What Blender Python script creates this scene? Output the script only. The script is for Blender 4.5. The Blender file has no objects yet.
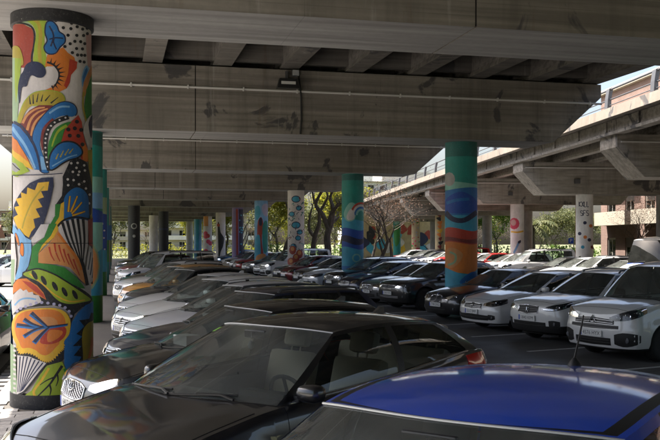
import bpy, bmesh, math, random
from mathutils import Vector, Matrix
random.seed(7)
R = math.radians
SC = bpy.context.scene
COL = SC.collection

# ------------------------------------------------------------------ camera, sky, sun, exposure
YAW = R(13.7)
CAMZ = 2.15
cam_data = bpy.data.cameras.new('camera')
cam_data.lens = 48.0
cam_data.sensor_width = 36.0
cam_data.shift_y = 0.035
cam_data.clip_start = 0.05
cam_data.clip_end = 3000
cam = bpy.data.objects.new('camera', cam_data)
COL.objects.link(cam)
cam.location = (0, 0, CAMZ)
cam.rotation_euler = (R(90), 0, -YAW)
SC.camera = cam

TO_SUN = Vector((-0.42, 0.29, 0.86)).normalized()
SUN_EL = math.asin(TO_SUN.z)
SUN_AZ = math.atan2(TO_SUN.x, TO_SUN.y)
world = bpy.data.worlds.new('World')
SC.world = world
world.use_nodes = True
wn = world.node_tree.nodes
wl = world.node_tree.links
sky = wn.new('ShaderNodeTexSky')
sky.sky_type = 'NISHITA'
sky.sun_disc = False
sky.sun_elevation = SUN_EL
sky.sun_rotation = SUN_AZ
sky.air_density = 1.0
sky.dust_density = 6.0
sky.ozone_density = 1.5
wl.new(sky.outputs[0], wn['Background'].inputs[0])
wn['Background'].inputs[1].default_value = 0.11
sun_data = bpy.data.lights.new('sun', 'SUN')
sun_data.energy = 5.0
sun_data.angle = R(0.5)
sun_data.color = (1.0, 0.94, 0.86)
sun = bpy.data.objects.new('sun', sun_data)
COL.objects.link(sun)
sun.rotation_euler = TO_SUN.to_track_quat('Z', 'Y').to_euler()
sun.location = (-30, -50, 60)
vs = SC.view_settings
vs.view_transform = 'Standard'
vs.look = 'None'
vs.exposure = 1.8
vs.gamma = 1.0
vs.use_curve_mapping = False
SC.cycles.use_denoising = True
SC.cycles.max_bounces = 8
SC.cycles.transparent_max_bounces = 16
SC.cycles.caustics_reflective = False
SC.cycles.caustics_refractive = False
SC.cycles.sample_clamp_indirect = 6.0

# ------------------------------------------------------------------ materials
MATS = {}

def principled(name, color, rough=0.6, metal=0.0, coat=0.0, spec=0.5, emit=None):
    m = bpy.data.materials.new(name)
    m.use_nodes = True
    b = m.node_tree.nodes['Principled BSDF']
    b.inputs['Base Color'].default_value = (*color, 1)
    b.inputs['Roughness'].default_value = rough
    b.inputs['Metallic'].default_value = metal
    b.inputs['Coat Weight'].default_value = coat
    b.inputs['Coat Roughness'].default_value = 0.04
    b.inputs['Specular IOR Level'].default_value = spec
    if emit:
        b.inputs['Emission Color'].default_value = (*emit[0], 1)
        b.inputs['Emission Strength'].default_value = emit[1]
    MATS[name] = m
    return m

class NT:
    """small helper round a node tree"""
    def __init__(self, m):
        self.t = m.node_tree
        self.n = m.node_tree.nodes
        self.l = m.node_tree.links
        self.b = self.n['Principled BSDF']
    def new(self, typ, **kw):
        nd = self.n.new(typ)
        for k, v in kw.items():
            setattr(nd, k, v)
        return nd
    def pos(self, scale=(1, 1, 1), obj=False):
        mp = self.new('ShaderNodeMapping')
        mp.inputs['Scale'].default_value = scale
        if obj:
            tc = self.new('ShaderNodeTexCoord')
            self.l.new(tc.outputs['Object'], mp.inputs[0])
        else:
            g = self.new('ShaderNodeNewGeometry')
            self.l.new(g.outputs['Position'], mp.inputs[0])
        return mp.outputs[0]
    def noise(self, vec, scale=1.0, detail=4, rough=0.55, dist=0.0):
        t = self.new('ShaderNodeTexNoise')
        t.inputs['Scale'].default_value = scale
        t.inputs['Detail'].default_value = detail
        t.inputs['Roughness'].default_value = rough
        t.inputs['Distortion'].default_value = dist
        self.l.new(vec, t.inputs['Vector'])
        return t.outputs['Fac']
    def ramp(self, fac, stops):
        r = self.new('ShaderNodeValToRGB')
        el = r.color_ramp.elements
        while len(el) < len(stops):
            el.new(0.5)
        for e, (p, c) in zip(el, stops):
            e.position = p
            e.color = (c, c, c, 1) if isinstance(c, (int, float)) else (*c, 1)
        self.l.new(fac, r.inputs[0])
        return r.outputs[0]
    def mix(self, fac, a, b, mode='MIX'):
        m = self.new('ShaderNodeMix', data_type='RGBA', blend_type=mode)
        for sock, v in ((m.inputs[0], fac), (m.inputs[6], a), (m.inputs[7], b)):
            if isinstance(v, (int, float)):
                sock.default_value = v
            elif isinstance(v, tuple):
                sock.default_value = (*v, 1)
            else:
                self.l.new(v, sock)
        return m.outputs[2]
    def math(self, op, a, b=0.0):
        m = self.new('ShaderNodeMath', operation=op)
        for sock, v in ((m.inputs[0], a), (m.inputs[1], b)):
            if isinstance(v, (int, float)):
                sock.default_value = v
            else:
                self.l.new(v, sock)
        return m.outputs[0]
    def bump(self, h, strength=0.3, dist=0.02):
        b = self.new('ShaderNodeBump')
        b.inputs['Strength'].default_value = strength
        b.inputs['Distance'].default_value = dist
        self.l.new(h, b.inputs['Height'])
        self.l.new(b.outputs[0], self.b.inputs['Normal'])
    def color(self, c):
        self.l.new(c, self.b.inputs['Base Color'])
    def rough(self, c):
        self.l.new(c, self.b.inputs['Roughness'])

def concrete(name, base, dark, planks=True, streak=0.6, stain=True):
    m = principled(name, base, 0.85)
    n = NT(m)
    p = n.pos()
    big = n.noise(p, 0.35, 5)
    fine = n.noise(p, 9.0, 6, 0.65)
    c = n.mix(n.ramp(big, [(0.32, 0.0), (0.68, 1.0)]), dark, base)
    c = n.mix(n.ramp(fine, [(0.3, 0.35), (0.7, 0.0)]), c, tuple(x * 0.55 for x in base))
    # board marks: long narrow planks lying along the beam
    pl = n.noise(n.pos((0.22, 5.5, 7.5)), 1.0, 3, 0.5)
    if planks:
        c = n.mix(n.ramp(pl, [(0.36, 0.55), (0.5, 0.0), (0.64, 0.0)]), c, tuple(x * 0.6 for x in dark))
        c = n.mix(n.ramp(pl, [(0.55, 0.0), (0.7, 0.4)]), c, tuple(min(1, x * 1.35) for x in base))
    # water runs
    wr = n.noise(n.pos((2.2, 2.2, 0.12)), 1.0, 4, 0.6)
    c = n.mix(n.math('MULTIPLY', n.ramp(wr, [(0.5, 0.0), (0.72, 1.0)]), streak), c, tuple(x * 0.45 for x in dark))
    if stain:
        st = n.noise(n.pos((0.75, 0.75, 0.62)), 1.0, 6, 0.6, 0.8)
        c = n.mix(n.ramp(st, [(0.60, 0.0), (0.635, 0.8)]), c, (0.045, 0.045, 0.05))
        rs = n.noise(n.pos((2.6, 2.6, 0.3)), 1.0, 6, 0.75)
        c = n.mix(n.ramp(rs, [(0.6, 0.0), (0.72, 0.45)]), c, (0.13, 0.085, 0.055))
        lm = n.noise(n.pos((3.4, 3.4, 0.22)), 1.0, 5, 0.7)
        c = n.mix(n.ramp(lm, [(0.62, 0.0), (0.72, 0.4)]), c, (0.42, 0.41, 0.39))
    jl = None
    if planks:
        gm = n.new('ShaderNodeNewGeometry')
        sx = n.new('ShaderNodeSeparateXYZ')
        n.l.new(gm.outputs['Position'], sx.inputs[0])
        fz = n.math('FRACT', n.math('DIVIDE', sx.outputs[2], 0.19))
        jz = n.math('LESS_THAN', fz, 0.06)
        fx_ = n.math('FRACT', n.math('DIVIDE', sx.outputs[0], 2.44))
        jx_ = n.math('LESS_THAN', fx_, 0.006)
        jl = n.math('MAXIMUM', jz, jx_)
        wob = n.ramp(n.noise(n.pos((0.6, 0.6, 3)), 1.0, 3), [(0.35, 0.1), (0.65, 0.75)])
        c = n.mix(n.math('MULTIPLY', n.math('MULTIPLY', jl, wob), 0.6), c, tuple(x * 0.45 for x in dark))
    n.color(c)
    hgt = n.math('ADD', n.math('MULTIPLY', pl, 0.7 if planks else 0.1), n.math('MULTIPLY', fine, 0.35))
    if jl is not None:
        hgt = n.math('SUBTRACT', hgt, n.math('MULTIPLY', jl, 0.5))
    n.bump(hgt, 0.35, 0.03)
    return m

concrete('concrete', (0.27, 0.245, 0.215), (0.18, 0.162, 0.14))
concrete('soffit_concrete', (0.36, 0.355, 0.35), (0.29, 0.283, 0.277), True, 0.0, False)  # cleaner underside finish, its paler tone also carrying painted-in bounce light
concrete('deck_concrete', (0.20, 0.185, 0.165), (0.12, 0.11, 0.10), True, 0.4)
concrete('pale_concrete', (0.36, 0.33, 0.29), (0.26, 0.235, 0.20), True, 0.5)
concrete('kerb_concrete', (0.25, 0.215, 0.175), (0.18, 0.15, 0.12), False, 0.5)

def ground_mat(name, a, b, scale=0.4, rough=0.9, spots=0.5):
    m = principled(name, a, rough)
    n = NT(m)
    p = n.pos()
    big = n.noise(p, scale, 5)
    fine = n.noise(p, 60.0, 3, 0.7)
    oil = n.noise(p, 0.9, 3, 0.5, 0.4)
    c = n.mix(n.ramp(big, [(0.3, 0.0), (0.7, 1.0)]), a, b)
    c = n.mix(n.ramp(fine, [(0.35, 0.5), (0.65, 0.0)]), c, tuple(x * 0.5 for x in a))
    c = n.mix(n.ramp(oil, [(0.62, 0.0), (0.72, spots)]), c, tuple(x * 0.35 for x in a))
    if name == 'asphalt':
        vo = n.new('ShaderNodeTexVoronoi', feature='DISTANCE_TO_EDGE')
        vo.inputs['Scale'].default_value = 0.35
        wv_ = n.new('ShaderNodeMix', data_type='VECTOR')
        wv_.inputs[0].default_value = 0.12
        nt_ = n.new('ShaderNodeTexNoise')
        nt_.inputs['Scale'].default_value = 2.0
        n.l.new(p, nt_.inputs['Vector'])
        n.l.new(p, wv_.inputs[4])
        n.l.new(nt_.outputs['Color'], wv_.inputs[5])
        n.l.new(wv_.outputs[1], vo.inputs['Vector'])
        c = n.mix(n.ramp(vo.outputs['Distance'], [(0.004, 0.8), (0.010, 0.0)]), c, (0.02, 0.02, 0.02))
        rp_ = n.noise(p, 0.25, 2, 0.3)
        c = n.mix(n.ramp(rp_, [(0.56, 0.0), (0.57, 0.5)]), c, (0.045, 0.045, 0.046))
        n.rough(n.ramp(big, [(0.35, 0.55), (0.7, 0.9)]))
    n.color(c)
    n.bump(fine, 0.25, 0.01)
    return m

ground_mat('asphalt', (0.075, 0.074, 0.072), (0.105, 0.102, 0.098))
ground_mat('joint_sand', (0.10, 0.09, 0.08), (0.14, 0.125, 0.11))
ground_mat('dirt', (0.10, 0.12, 0.045), (0.17, 0.16, 0.08), 0.15)
ground_mat('pale_paving', (0.38, 0.365, 0.34), (0.33, 0.315, 0.29), 0.15)
ground_mat('line_paint', (0.62, 0.62, 0.60), (0.45, 0.45, 0.44), 2.0, 0.7, 0.4)
m = principled('paver', (0.22, 0.20, 0.185), 0.85)
n = NT(m)
oi = n.new('ShaderNodeObjectInfo')
c = n.mix(oi.outputs['Random'], (0.36, 0.345, 0.33), (0.50, 0.48, 0.46))
c = n.mix(n.ramp(n.noise(n.pos(), 22, 5), [(0.3, 0.5), (0.65, 0.0)]), c, (0.22, 0.21, 0.20))
n.color(c)
n.bump(n.noise(n.pos(), 70, 3), 0.3, 0.006)

def paint_mat(name, color, flake=0.0, rough=0.32, dust_haze=0.35):
    """car lacquer: base colour, clear coat, dust that settles on faces turned up"""
    m = principled(name, color, rough, flake, 1.0)
    n = NT(m)
    g = n.new('ShaderNodeNewGeometry')
    sp = n.new('ShaderNodeSeparateXYZ')
    n.l.new(g.outputs['Normal'], sp.inputs[0])
    up = n.ramp(sp.outputs[2], [(0.3, 0.0), (1.0, 1.0)])
    dn = n.ramp(n.noise(n.pos(), 3.5, 6, 0.65), [(0.3, 0.1), (0.75, 1.0)])
    f = n.math('MULTIPLY', n.math('MULTIPLY', up, dn), dust_haze)
    n.color(n.mix(f, color, (0.28, 0.26, 0.235)))
    n.l.new(n.math('ADD', n.math('MULTIPLY', f, 0.9), 0.03), n.b.inputs['Coat Roughness'])
    n.l.new(n.math('ADD', n.math('MULTIPLY', f, 0.5), rough), n.b.inputs['Roughness'])
    if flake:
        n.l.new(n.math('MULTIPLY', n.math('SUBTRACT', 1.0, f), flake), n.b.inputs['Metallic'])
    return m

PAINTS = {
    'black': ((0.006, 0.006, 0.007), 0.0, 0.04), 'soft_black': ((0.009, 0.009, 0.0095), 0.0, 0.07),
    'charcoal': ((0.035, 0.036, 0.040), 0.4, 0.08), 'grey': ((0.13, 0.135, 0.14), 0.6, 0.2),
    'silver': ((0.66, 0.67, 0.70), 0.1, 0.1), 'white': ((0.69, 0.685, 0.675), 0.0, 0.08),
    'pearl': ((0.74, 0.75, 0.77), 0.0, 0.08), 'cream': ((0.80, 0.79, 0.75), 0.0, 0.08),
    'navy': ((0.008, 0.014, 0.045), 0.3, 0.06), 'blue': ((0.004, 0.065, 0.52), 0.0, 0.10),
    'red': ((0.42, 0.012, 0.012), 0.0, 0.12), 'dark_red': ((0.16, 0.008, 0.012), 0.2, 0.15),
    'yellow': ((0.62, 0.27, 0.02), 0.0, 0.12), 'sky_blue': ((0.03, 0.16, 0.34), 0.2, 0.15),
    'beige': ((0.36, 0.31, 0.24), 0.5, 0.2)}
for k, (c, fl, du) in PAINTS.items():
    paint_mat('paint_' + k, c, fl, 0.34, du)

def glass_mat(name, tint, dust_haze=0.06):  # diffuse veil over the pane: some dust, some painted-in paleness
    m = bpy.data.materials.new(name)
    m.use_nodes = True
    t = m.node_tree
    t.nodes.clear()
    out = t.nodes.new('ShaderNodeOutputMaterial')
    tr = t.nodes.new('ShaderNodeBsdfTransparent')
    tr.inputs[0].default_value = (*tint, 1)
    gl = t.nodes.new('ShaderNodeBsdfGlossy')
    gl.inputs['Roughness'].default_value = 0.015
    df = t.nodes.new('ShaderNodeBsdfDiffuse')
    df.inputs[0].default_value = (0.40, 0.42, 0.39, 1)
    fr = t.nodes.new('ShaderNodeFresnel')
    fr.inputs[0].default_value = 1.52
    nz = t.nodes.new('ShaderNodeTexNoise')
    nz.inputs['Scale'].default_value = 3.0
    nz.inputs['Detail'].default_value = 6
    g = t.nodes.new('ShaderNodeNewGeometry')
    t.links.new(g.outputs['Position'], nz.inputs['Vector'])
    mu = t.nodes.new('ShaderNodeMath')
    mu.operation = 'MULTIPLY'
    mu.inputs[1].default_value = dust_haze * 2
    t.links.new(nz.outputs[0], mu.inputs[0])
    ad = t.nodes.new('ShaderNodeMath')
    ad.operation = 'MULTIPLY_ADD'
    ad.inputs[1].default_value = 1.1
    ad.inputs[2].default_value = 0.0
    t.links.new(fr.outputs[0], ad.inputs[0])
    mx1 = t.nodes.new('ShaderNodeMixShader')
    mx2 = t.nodes.new('ShaderNodeMixShader')
    t.links.new(mu.outputs[0], mx1.inputs[0])
    t.links.new(tr.outputs[0], mx1.inputs[1])
    t.links.new(df.outputs[0], mx1.inputs[2])
    t.links.new(ad.outputs[0], mx2.inputs[0])
    t.links.new(mx1.outputs[0], mx2.inputs[1])
    t.links.new(gl.outputs[0], mx2.inputs[2])
    t.links.new(mx2.outputs[0], out.inputs[0])
    MATS[name] = m

glass_mat('glass', (0.66, 0.74, 0.70), 0.025)
glass_mat('screen_glass', (0.76, 0.83, 0.78), 0.15)  # thicker veil puts the windscreens' pale reflected light into the colour
glass_mat('dark_glass', (0.10, 0.11, 0.11), 0.03)
glass_mat('window_glass', (0.10, 0.12, 0.14), 0.03)
glass_mat('lamp_lens', (0.80, 0.82, 0.84), 0.0)
principled('trim_black', (0.012, 0.012, 0.012), 0.45)
principled('seam', (0.004, 0.004, 0.004), 0.8)
principled('rubber', (0.016, 0.016, 0.016), 0.75)
principled('chrome', (0.72, 0.73, 0.75), 0.12, 1.0)
principled('alloy', (0.38, 0.39, 0.41), 0.32, 0.9)
principled('dark_alloy', (0.05, 0.05, 0.055), 0.35, 0.8)
principled('lamp_bowl', (0.085, 0.09, 0.10), 0.5, 0.2, 0.0, 0.3)
principled('lamp_dark', (0.03, 0.032, 0.036), 0.25, 0.2)
principled('amber', (0.65, 0.20, 0.02), 0.25)
principled('tail_red', (0.65, 0.010, 0.010), 0.12, 0.0, 1.0)
principled('cabin', (0.085, 0.085, 0.085), 0.75)
principled('seat_cloth', (0.10, 0.098, 0.095), 0.9)
principled('seat_light', (0.38, 0.33, 0.27), 0.85)
principled('plate', (0.72, 0.72, 0.70), 0.45)
principled('plate_blue', (0.01, 0.06, 0.38), 0.45)
principled('ink', (0.01, 0.01, 0.012), 0.6)
principled('sticker_green', (0.25, 0.55, 0.06), 0.5)
principled('paper', (0.72, 0.72, 0.70), 0.7)
principled('mirror_glass', (0.75, 0.77, 0.8), 0.03, 1.0)
principled('steel', (0.12, 0.12, 0.125), 0.5, 0.6)
principled('galvanised', (0.52, 0.53, 0.54), 0.5, 0.5)
principled('cable', (0.015, 0.015, 0.015), 0.7)
principled('conduit', (0.60, 0.59, 0.57), 0.55)
principled('lamp_glass', (0.6, 0.6, 0.58), 0.2)

# ------------------------------------------------------------------ mesh helpers
def smooth(me, ang=35):
    for p in me.polygons:
        p.use_smooth = True
    try:
        me.set_sharp_from_angle(angle=R(ang))
    except Exception:
        pass

def mesh(name, verts, faces, mats=(), fm=None, sm=None, merge=0.0):
    me = bpy.data.meshes.new(name)
    me.from_pydata([tuple(v) for v in verts], [], faces)
    for k in mats:
        me.materials.append(MATS[k])
    if fm is not None:
        for p, i in zip(me.polygons, fm):
            p.material_index = i
    if merge:
        bm = bmesh.new()
        bm.from_mesh(me)
        bmesh.ops.remove_doubles(bm, verts=bm.verts, dist=merge)
        bmesh.ops.dissolve_degenerate(bm, dist=merge * 0.1, edges=bm.edges)
        bm.to_mesh(me)
        bm.free()
    if sm:
        smooth(me, sm)
    me.update()
    return me

def link(name, me, parent=None, loc=None, rot=None):
    o = bpy.data.objects.new(name, me)
    COL.objects.link(o)
    if parent:
        o.parent = parent
    if loc is not None:
        o.location = loc
    if rot is not None:
        o.rotation_euler = rot
    return o

def tag(o, label=None, cat=None, group=None, kind=None):
    if label:
        o['label'] = label
    if cat:
        o['category'] = cat
    if group:
        o['group'] = group
    if kind:
        o['kind'] = kind
    return o

class MB:
    """collects shapes into one mesh"""
    def __init__(self):
        self.v = []
        self.f = []
        self.m = []
    def add(self, vs_, fs_, mi=0):
        b = len(self.v)
        self.v += [tuple(x) for x in vs_]
        self.f += [tuple(b + i for i in f) for f in fs_]
        self.m += [mi] * len(fs_)
        return self
    def box(self, x0, x1, y0, y1, z0, z1, mi=0, M=None, bev=0.0):
        if bev > 0:
            vs_, fs_ = bevbox(x0, x1, y0, y1, z0, z1, bev)
        else:
            vs_ = [(x0, y0, z0), (x1, y0, z0), (x1, y1, z0), (x0, y1, z0), (x0, y0, z1), (x1, y0, z1), (x1, y1, z1), (x0, y1, z1)]
            fs_ = [(0, 3, 2, 1), (4, 5, 6, 7), (0, 1, 5, 4), (1, 2, 6, 5), (2, 3, 7, 6), (3, 0, 4, 7)]
        if M:
            vs_ = [M @ Vector(v) for v in vs_]
        return self.add(vs_, fs_, mi)
    def prism(self, pts, axis, a0, a1, mi=0):
        """pts: 2D outline, extruded along axis ('x','y','z') from a0 to a1"""
        def put(p, a):
            return {'x': (a, p[0], p[1]), 'y': (p[0], a, p[1]), 'z': (p[0], p[1], a)}[axis]
        n_ = len(pts)
        vs_ = [put(p, a0) for p in pts] + [put(p, a1) for p in pts]
        fs_ = [tuple(range(n_))[::-1], tuple(range(n_, 2 * n_))]
        fs_ += [(i, (i + 1) % n_, n_ + (i + 1) % n_, n_ + i) for i in range(n_)]
        return self.add(vs_, fs_, mi)
    def tube(self, path, rad, seg=8, mi=0, cap=True):
        path = [Vector(p) for p in path]
        rs = rad if isinstance(rad, (list, tuple)) else [rad] * len(path)
        vs_, fs_ = [], []
        up = Vector((0, 0, 1))
        prev = None
        for i, p in enumerate(path):
            d = (path[min(i + 1, len(path) - 1)] - path[max(i - 1, 0)]).normalized()
            a = prev if prev is not None else (up if abs(d.z) < 0.9 else Vector((1, 0, 0)))
            x = (a - d * a.dot(d)).normalized()
            prev = x
            y = d.cross(x)
            for k in range(seg):
                t = 2 * math.pi * k / seg
                vs_.append(p + (x * math.cos(t) + y * math.sin(t)) * rs[i])
        for i in range(len(path) - 1):
            for k in range(seg):
                k2 = (k + 1) % seg
                fs_.append((i * seg + k, i * seg + k2, (i + 1) * seg + k2, (i + 1) * seg + k))
        if cap:
            fs_.append(tuple(range(seg))[::-1])
            fs_.append(tuple((len(path) - 1) * seg + k for k in range(seg)))
        return self.add(vs_, fs_, mi)
    def lathe(self, prof, seg=24, axis='z', c=(0, 0, 0), mi=0):
        """prof: (radius, height) pairs round an axis through c"""
        vs_, fs_ = [], []
        for r, h in prof:
            for k in range(seg):
                t = 2 * math.pi * k / seg
                a, b = r * math.cos(t), r * math.sin(t)
                vs_.append({'z': (c[0] + a, c[1] + b, c[2] + h), 'y': (c[0] + a, c[1] + h, c[2] + b), 'x': (c[0] + h, c[1] + a, c[2] + b)}[axis])
        for i in range(len(prof) - 1):
            for k in range(seg):
                k2 = (k + 1) % seg
                fs_.append((i * seg + k, i * seg + k2, (i + 1) * seg + k2, (i + 1) * seg + k))
        if prof[0][0] > 1e-4:
            fs_.append(tuple(range(seg))[::-1])
        if prof[-1][0] > 1e-4:
            fs_.append(tuple((len(prof) - 1) * seg + k for k in range(seg)))
        return self.add(vs_, fs_, mi)
    def mesh(self, name, mats, sm=None, merge=0.0):
        return mesh(name, self.v, self.f, mats, self.m, sm, merge)

def bevbox(x0, x1, y0, y1, z0, z1, b):
    bm = bmesh.new()
    bmesh.ops.create_cube(bm, size=1)
    for v in bm.verts:
        v.co = ((x0 + x1) / 2 + v.co.x * (x1 - x0), (y0 + y1) / 2 + v.co.y * (y1 - y0), (z0 + z1) / 2 + v.co.z * (z1 - z0))
    bmesh.ops.bevel(bm, geom=list(bm.edges), offset=b, segments=2, profile=0.6, affect='EDGES')
    bm.verts.index_update()
    out = [tuple(v.co) for v in bm.verts], [tuple(v.index for v in f.verts) for f in bm.faces]
    bm.free()
    return out

def lerp(a, b, t):
    return a + (b - a) * t

def pl(pts, x):
    """piecewise smooth-ish interpolation through (x, y) pairs"""
    if x <= pts[0][0]:
        return pts[0][1]
    for (x0, y0), (x1, y1) in zip(pts, pts[1:]):
        if x <= x1:
            t = (x - x0) / (x1 - x0) if x1 > x0 else 1
            return lerp(y0, y1, t)
    return pts[-1][1]

def sp(pts, x):
    """Catmull-Rom style smooth interpolation through (x, y) pairs"""
    if x <= pts[0][0]:
        return pts[0][1]
    if x >= pts[-1][0]:
        return pts[-1][1]
    for i in range(len(pts) - 1):
        x0, y0 = pts[i]
        x1, y1 = pts[i + 1]
        if x <= x1:
            h = x1 - x0
            t = (x - x0) / h
            xm, ym = pts[i - 1] if i else (x0, y0)
            xn, yn = pts[i + 2] if i + 2 < len(pts) else (x1, y1)
            m0 = (y1 - ym) / (x1 - xm) * h
            m1 = (yn - y0) / (xn - x0) * h
            t2, t3 = t * t, t * t * t
            return (2 * t3 - 3 * t2 + 1) * y0 + (t3 - 2 * t2 + t) * m0 + (-2 * t3 + 3 * t2) * y1 + (t3 - t2) * m1

def text_mesh(body, size, name='lettering', mat='ink', depth=0.0):
    cu = bpy.data.curves.new('t', 'FONT')
    cu.body = body
    cu.size = size
    cu.align_x = 'CENTER'
    cu.align_y = 'CENTER'
    cu.extrude = depth
    cu.resolution_u = 2
    o = bpy.data.objects.new('t', cu)
    COL.objects.link(o)
    bpy.context.view_layer.update()
    me = bpy.data.meshes.new_from_object(o.evaluated_get(bpy.context.evaluated_depsgraph_get()))
    bpy.data.objects.remove(o)
    bpy.data.curves.remove(cu)
    me.materials.clear()
    me.materials.append(MATS[mat])
    me.name = name
    return me

# ------------------------------------------------------------------ ground
def sheet(name, x0, x1, y0, y1, z, mat, kind='structure'):
    me = mesh(name, [(x0, y0, z), (x1, y0, z), (x1, y1, z), (x0, y1, z)], [(0, 1, 2, 3)], [mat])
    return tag(link(name, me), kind=kind)

sheet('ground', -700, 700, -500, 1100, 0.0, 'dirt')
sheet('forecourt', -34, -1.9, -60, 60, 0.004, 'pale_paving')
sheet('car_park', -1.9, 34, -40, 118, 0.004, 'asphalt')
pav = sheet('pavement', -1.80, -0.05, 2.0, 118, 0.008, 'joint_sand')
pm_ = MB().box(-0.198, 0.198, -0.096, 0.096, 0.0, 0.022, 0, None, 0.006).mesh('paver', ['paver'])
cnt = 0
for j in range(46):
    for i in range(5):
        x = -1.60 + i * 0.405 + (0.2 if j % 2 else 0.0)
        y = 7.2 + j * 0.2
        if x > -0.24 or (Vector((x, y)) - Vector((-0.82, 12.35))).length < 0.62:
            continue
        o = link('paver', pm_, pav, (x, y, 0.008 + random.uniform(-0.003, 0.003)), (random.uniform(-.006, .006), random.uniform(-.006, .006), random.uniform(-.008, .008)))
        cnt += 1
# bay markings on the asphalt
def bay_line(x, y, beta, length, w=0.10):
    M = Matrix.Translation((x, y, 0.010)) @ Matrix.Rotation(math.pi / 2 - beta, 4, 'Z')
    me = mesh('bay_line', [M @ Vector(p) for p in ((0, -w / 2, 0), (length, -w / 2, 0), (length, w / 2, 0), (0, w / 2, 0))], [(0, 1, 2, 3)], ['line_paint'])
    return tag(link('bay_line', me), kind='structure')

# ------------------------------------------------------------------ viaduct
BENT0, BAY = 12.35, 12.5
XL, XR = -0.82, 10.13
CAPB, CAPT = 5.17, 6.95
BENTS = list(range(-3, 10))

viaduct = tag(bpy.data.objects.new('viaduct', None), 'broad grey board-marked concrete viaduct roofing the car park', 'viaduct')
COL.objects.link(viaduct)

def cap_outline(x0, x1, tip0, tip1, zb, zt, ztip):
    return [(x0, zb), (x1, zb), (tip1, ztip), (tip1, zt), (tip0, zt), (tip0, ztip)]

for n_ in BENTS:
    y = BENT0 + n_ * BAY
    hw = 0.88
    jx = 4.9 if n_ in (0, -1) else (2.1 if n_ % 2 else 3.2)
    b = MB()
    g = 0.014
    b.prism([(-3.4, CAPB), (jx - g, CAPB), (jx - g, CAPT), (-4.4, CAPT), (-4.4, 6.04)], 'y', y - hw, y + hw)
    b.prism([(jx + g, CAPB), (12.72, CAPB), (14.3, 6.56), (14.3, CAPT), (jx + g, CAPT)], 'y', y - hw, y + hw)
    b.box(jx - g, jx + g, y - hw + 0.03, y + hw - 0.03, CAPB + 0.03, CAPT - 0.03, 1)
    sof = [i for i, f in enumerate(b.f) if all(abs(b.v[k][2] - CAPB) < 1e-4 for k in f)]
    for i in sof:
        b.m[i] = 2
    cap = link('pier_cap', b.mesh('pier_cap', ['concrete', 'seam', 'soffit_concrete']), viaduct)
    # conduit clipped along the front face, held by small saddles
    c = MB()
    c.tube([(-4.3, y - hw - 0.035, 6.36), (14.3, y - hw - 0.035, 6.36)], 0.032, 8)
    for k in range(13):
        x = -4.1 + k * 1.5
        c.box(x - 0.02, x + 0.02, y - hw - 0.075, y - hw + 0.01, 6.31, 6.41)
    link('conduit', c.mesh('conduit', ['conduit'], 40), cap)
    # bearing strip between cap and girders
    link('bearing_strip', MB().box(-4.3, 14.2, y - hw + 0.12, y + hw - 0.12, CAPT, CAPT + 0.05).mesh('bearing_strip', ['seam']), cap)

Y0, Y1 = BENT0 - 3.5 * BAY, BENT0 + 9.4 * BAY
gx = -4.25
while gx < 14.2:
    b = MB().prism([(gx - 0.26, CAPT + 0.05), (gx + 0.26, CAPT + 0.05), (gx + 0.20, CAPT + 0.22), (gx + 0.17, CAPT + 0.85), (gx - 0.17, CAPT + 0.85), (gx - 0.20, CAPT + 0.22)], 'y', Y0, Y1)
    link('girder', b.mesh('girder', ['deck_concrete']), viaduct)
    gx += 1.47 if gx < -4 else 1.87
link('deck_slab', MB().box(-4.6, 14.45, Y0, Y1, CAPT + 0.852, CAPT + 1.12).mesh('deck_slab', ['deck_concrete']), viaduct)
for n_ in BENTS:
    for k in (-1, 1):
        y = BENT0 + n_ * BAY + k * 0.75
        link('diaphragm', MB().box(-4.0, 14.0, y - 0.1, y + 0.1, CAPT + 0.18, CAPT + 0.85).mesh('diaphragm', ['deck_concrete']), viaduct)
for x0, x1 in ((-4.85, -4.55), (14.40, 14.70)):
    link('parapet', MB().prism([(x0, CAPT + 0.38), (x1, CAPT + 0.38), (x1 - 0.03, CAPT + 1.9), (x0 + 0.03, CAPT + 1.9)], 'y', Y0, Y1).mesh('parapet', ['concrete']), viaduct)

# floodlight and cable on the second cap
fy = BENT0 + BAY - 0.88
def at_px(px, y):
    """world X where the ray through image column px meets the plane Y = y"""
    t = (px - 330) / 880.0
    s_, c_ = math.sin(YAW), math.cos(YAW)
    d = y / (c_ - t * s_)
    return d * s_ + t * d * c_
fx = at_px(286, fy)
fl = tag(bpy.data.objects.new('floodlight', None), 'small black floodlight fixed high on a concrete pier cap', 'floodlight')
COL.objects.link(fl)
fl.location = (fx, fy - 0.05, 6.55)
b = MB()
b.prism([(-0.30, -0.16), (0.30, -0.16), (0.24, 0.10), (-0.24, 0.10)], 'y', -0.32, -0.12)
for k in range(7):
    b.box(-0.22 + k * 0.07, -0.21 + k * 0.07, -0.12, -0.05, -0.12, 0.08)
link('housing', b.mesh('housing', ['trim_black']), fl)
link('lens', MB().box(-0.20, 0.20, -0.326, -0.318, -0.06, 0.02).mesh('lens', ['lamp_glass']), fl)
link('bracket', MB().box(-0.03, 0.03, -0.1, 0.06, -0.05, 0.35).mesh('bracket', ['steel']), fl)
cx = at_px(299, fy)
b = MB().tube([(cx - 0.1, fy - 0.03, 6.93), (cx - 0.02, fy - 0.05, 6.8), (cx + 0.05, fy - 0.05, 6.2), (cx + 0.06, fy - 0.05, 5.6), (cx + 0.03, fy - 0.04, 5.18)], 0.028, 7)
link('cable', b.mesh('cable', ['cable'], 40))
tag(bpy.data.objects['cable'], 'thick black cable hanging down the pier cap beside the floodlight', 'cable')
b = MB().box(cx - 0.2, cx - 0.02, fy - 0.12, fy + 0.01, 6.78, 6.94, 0, None, 0.012)
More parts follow.
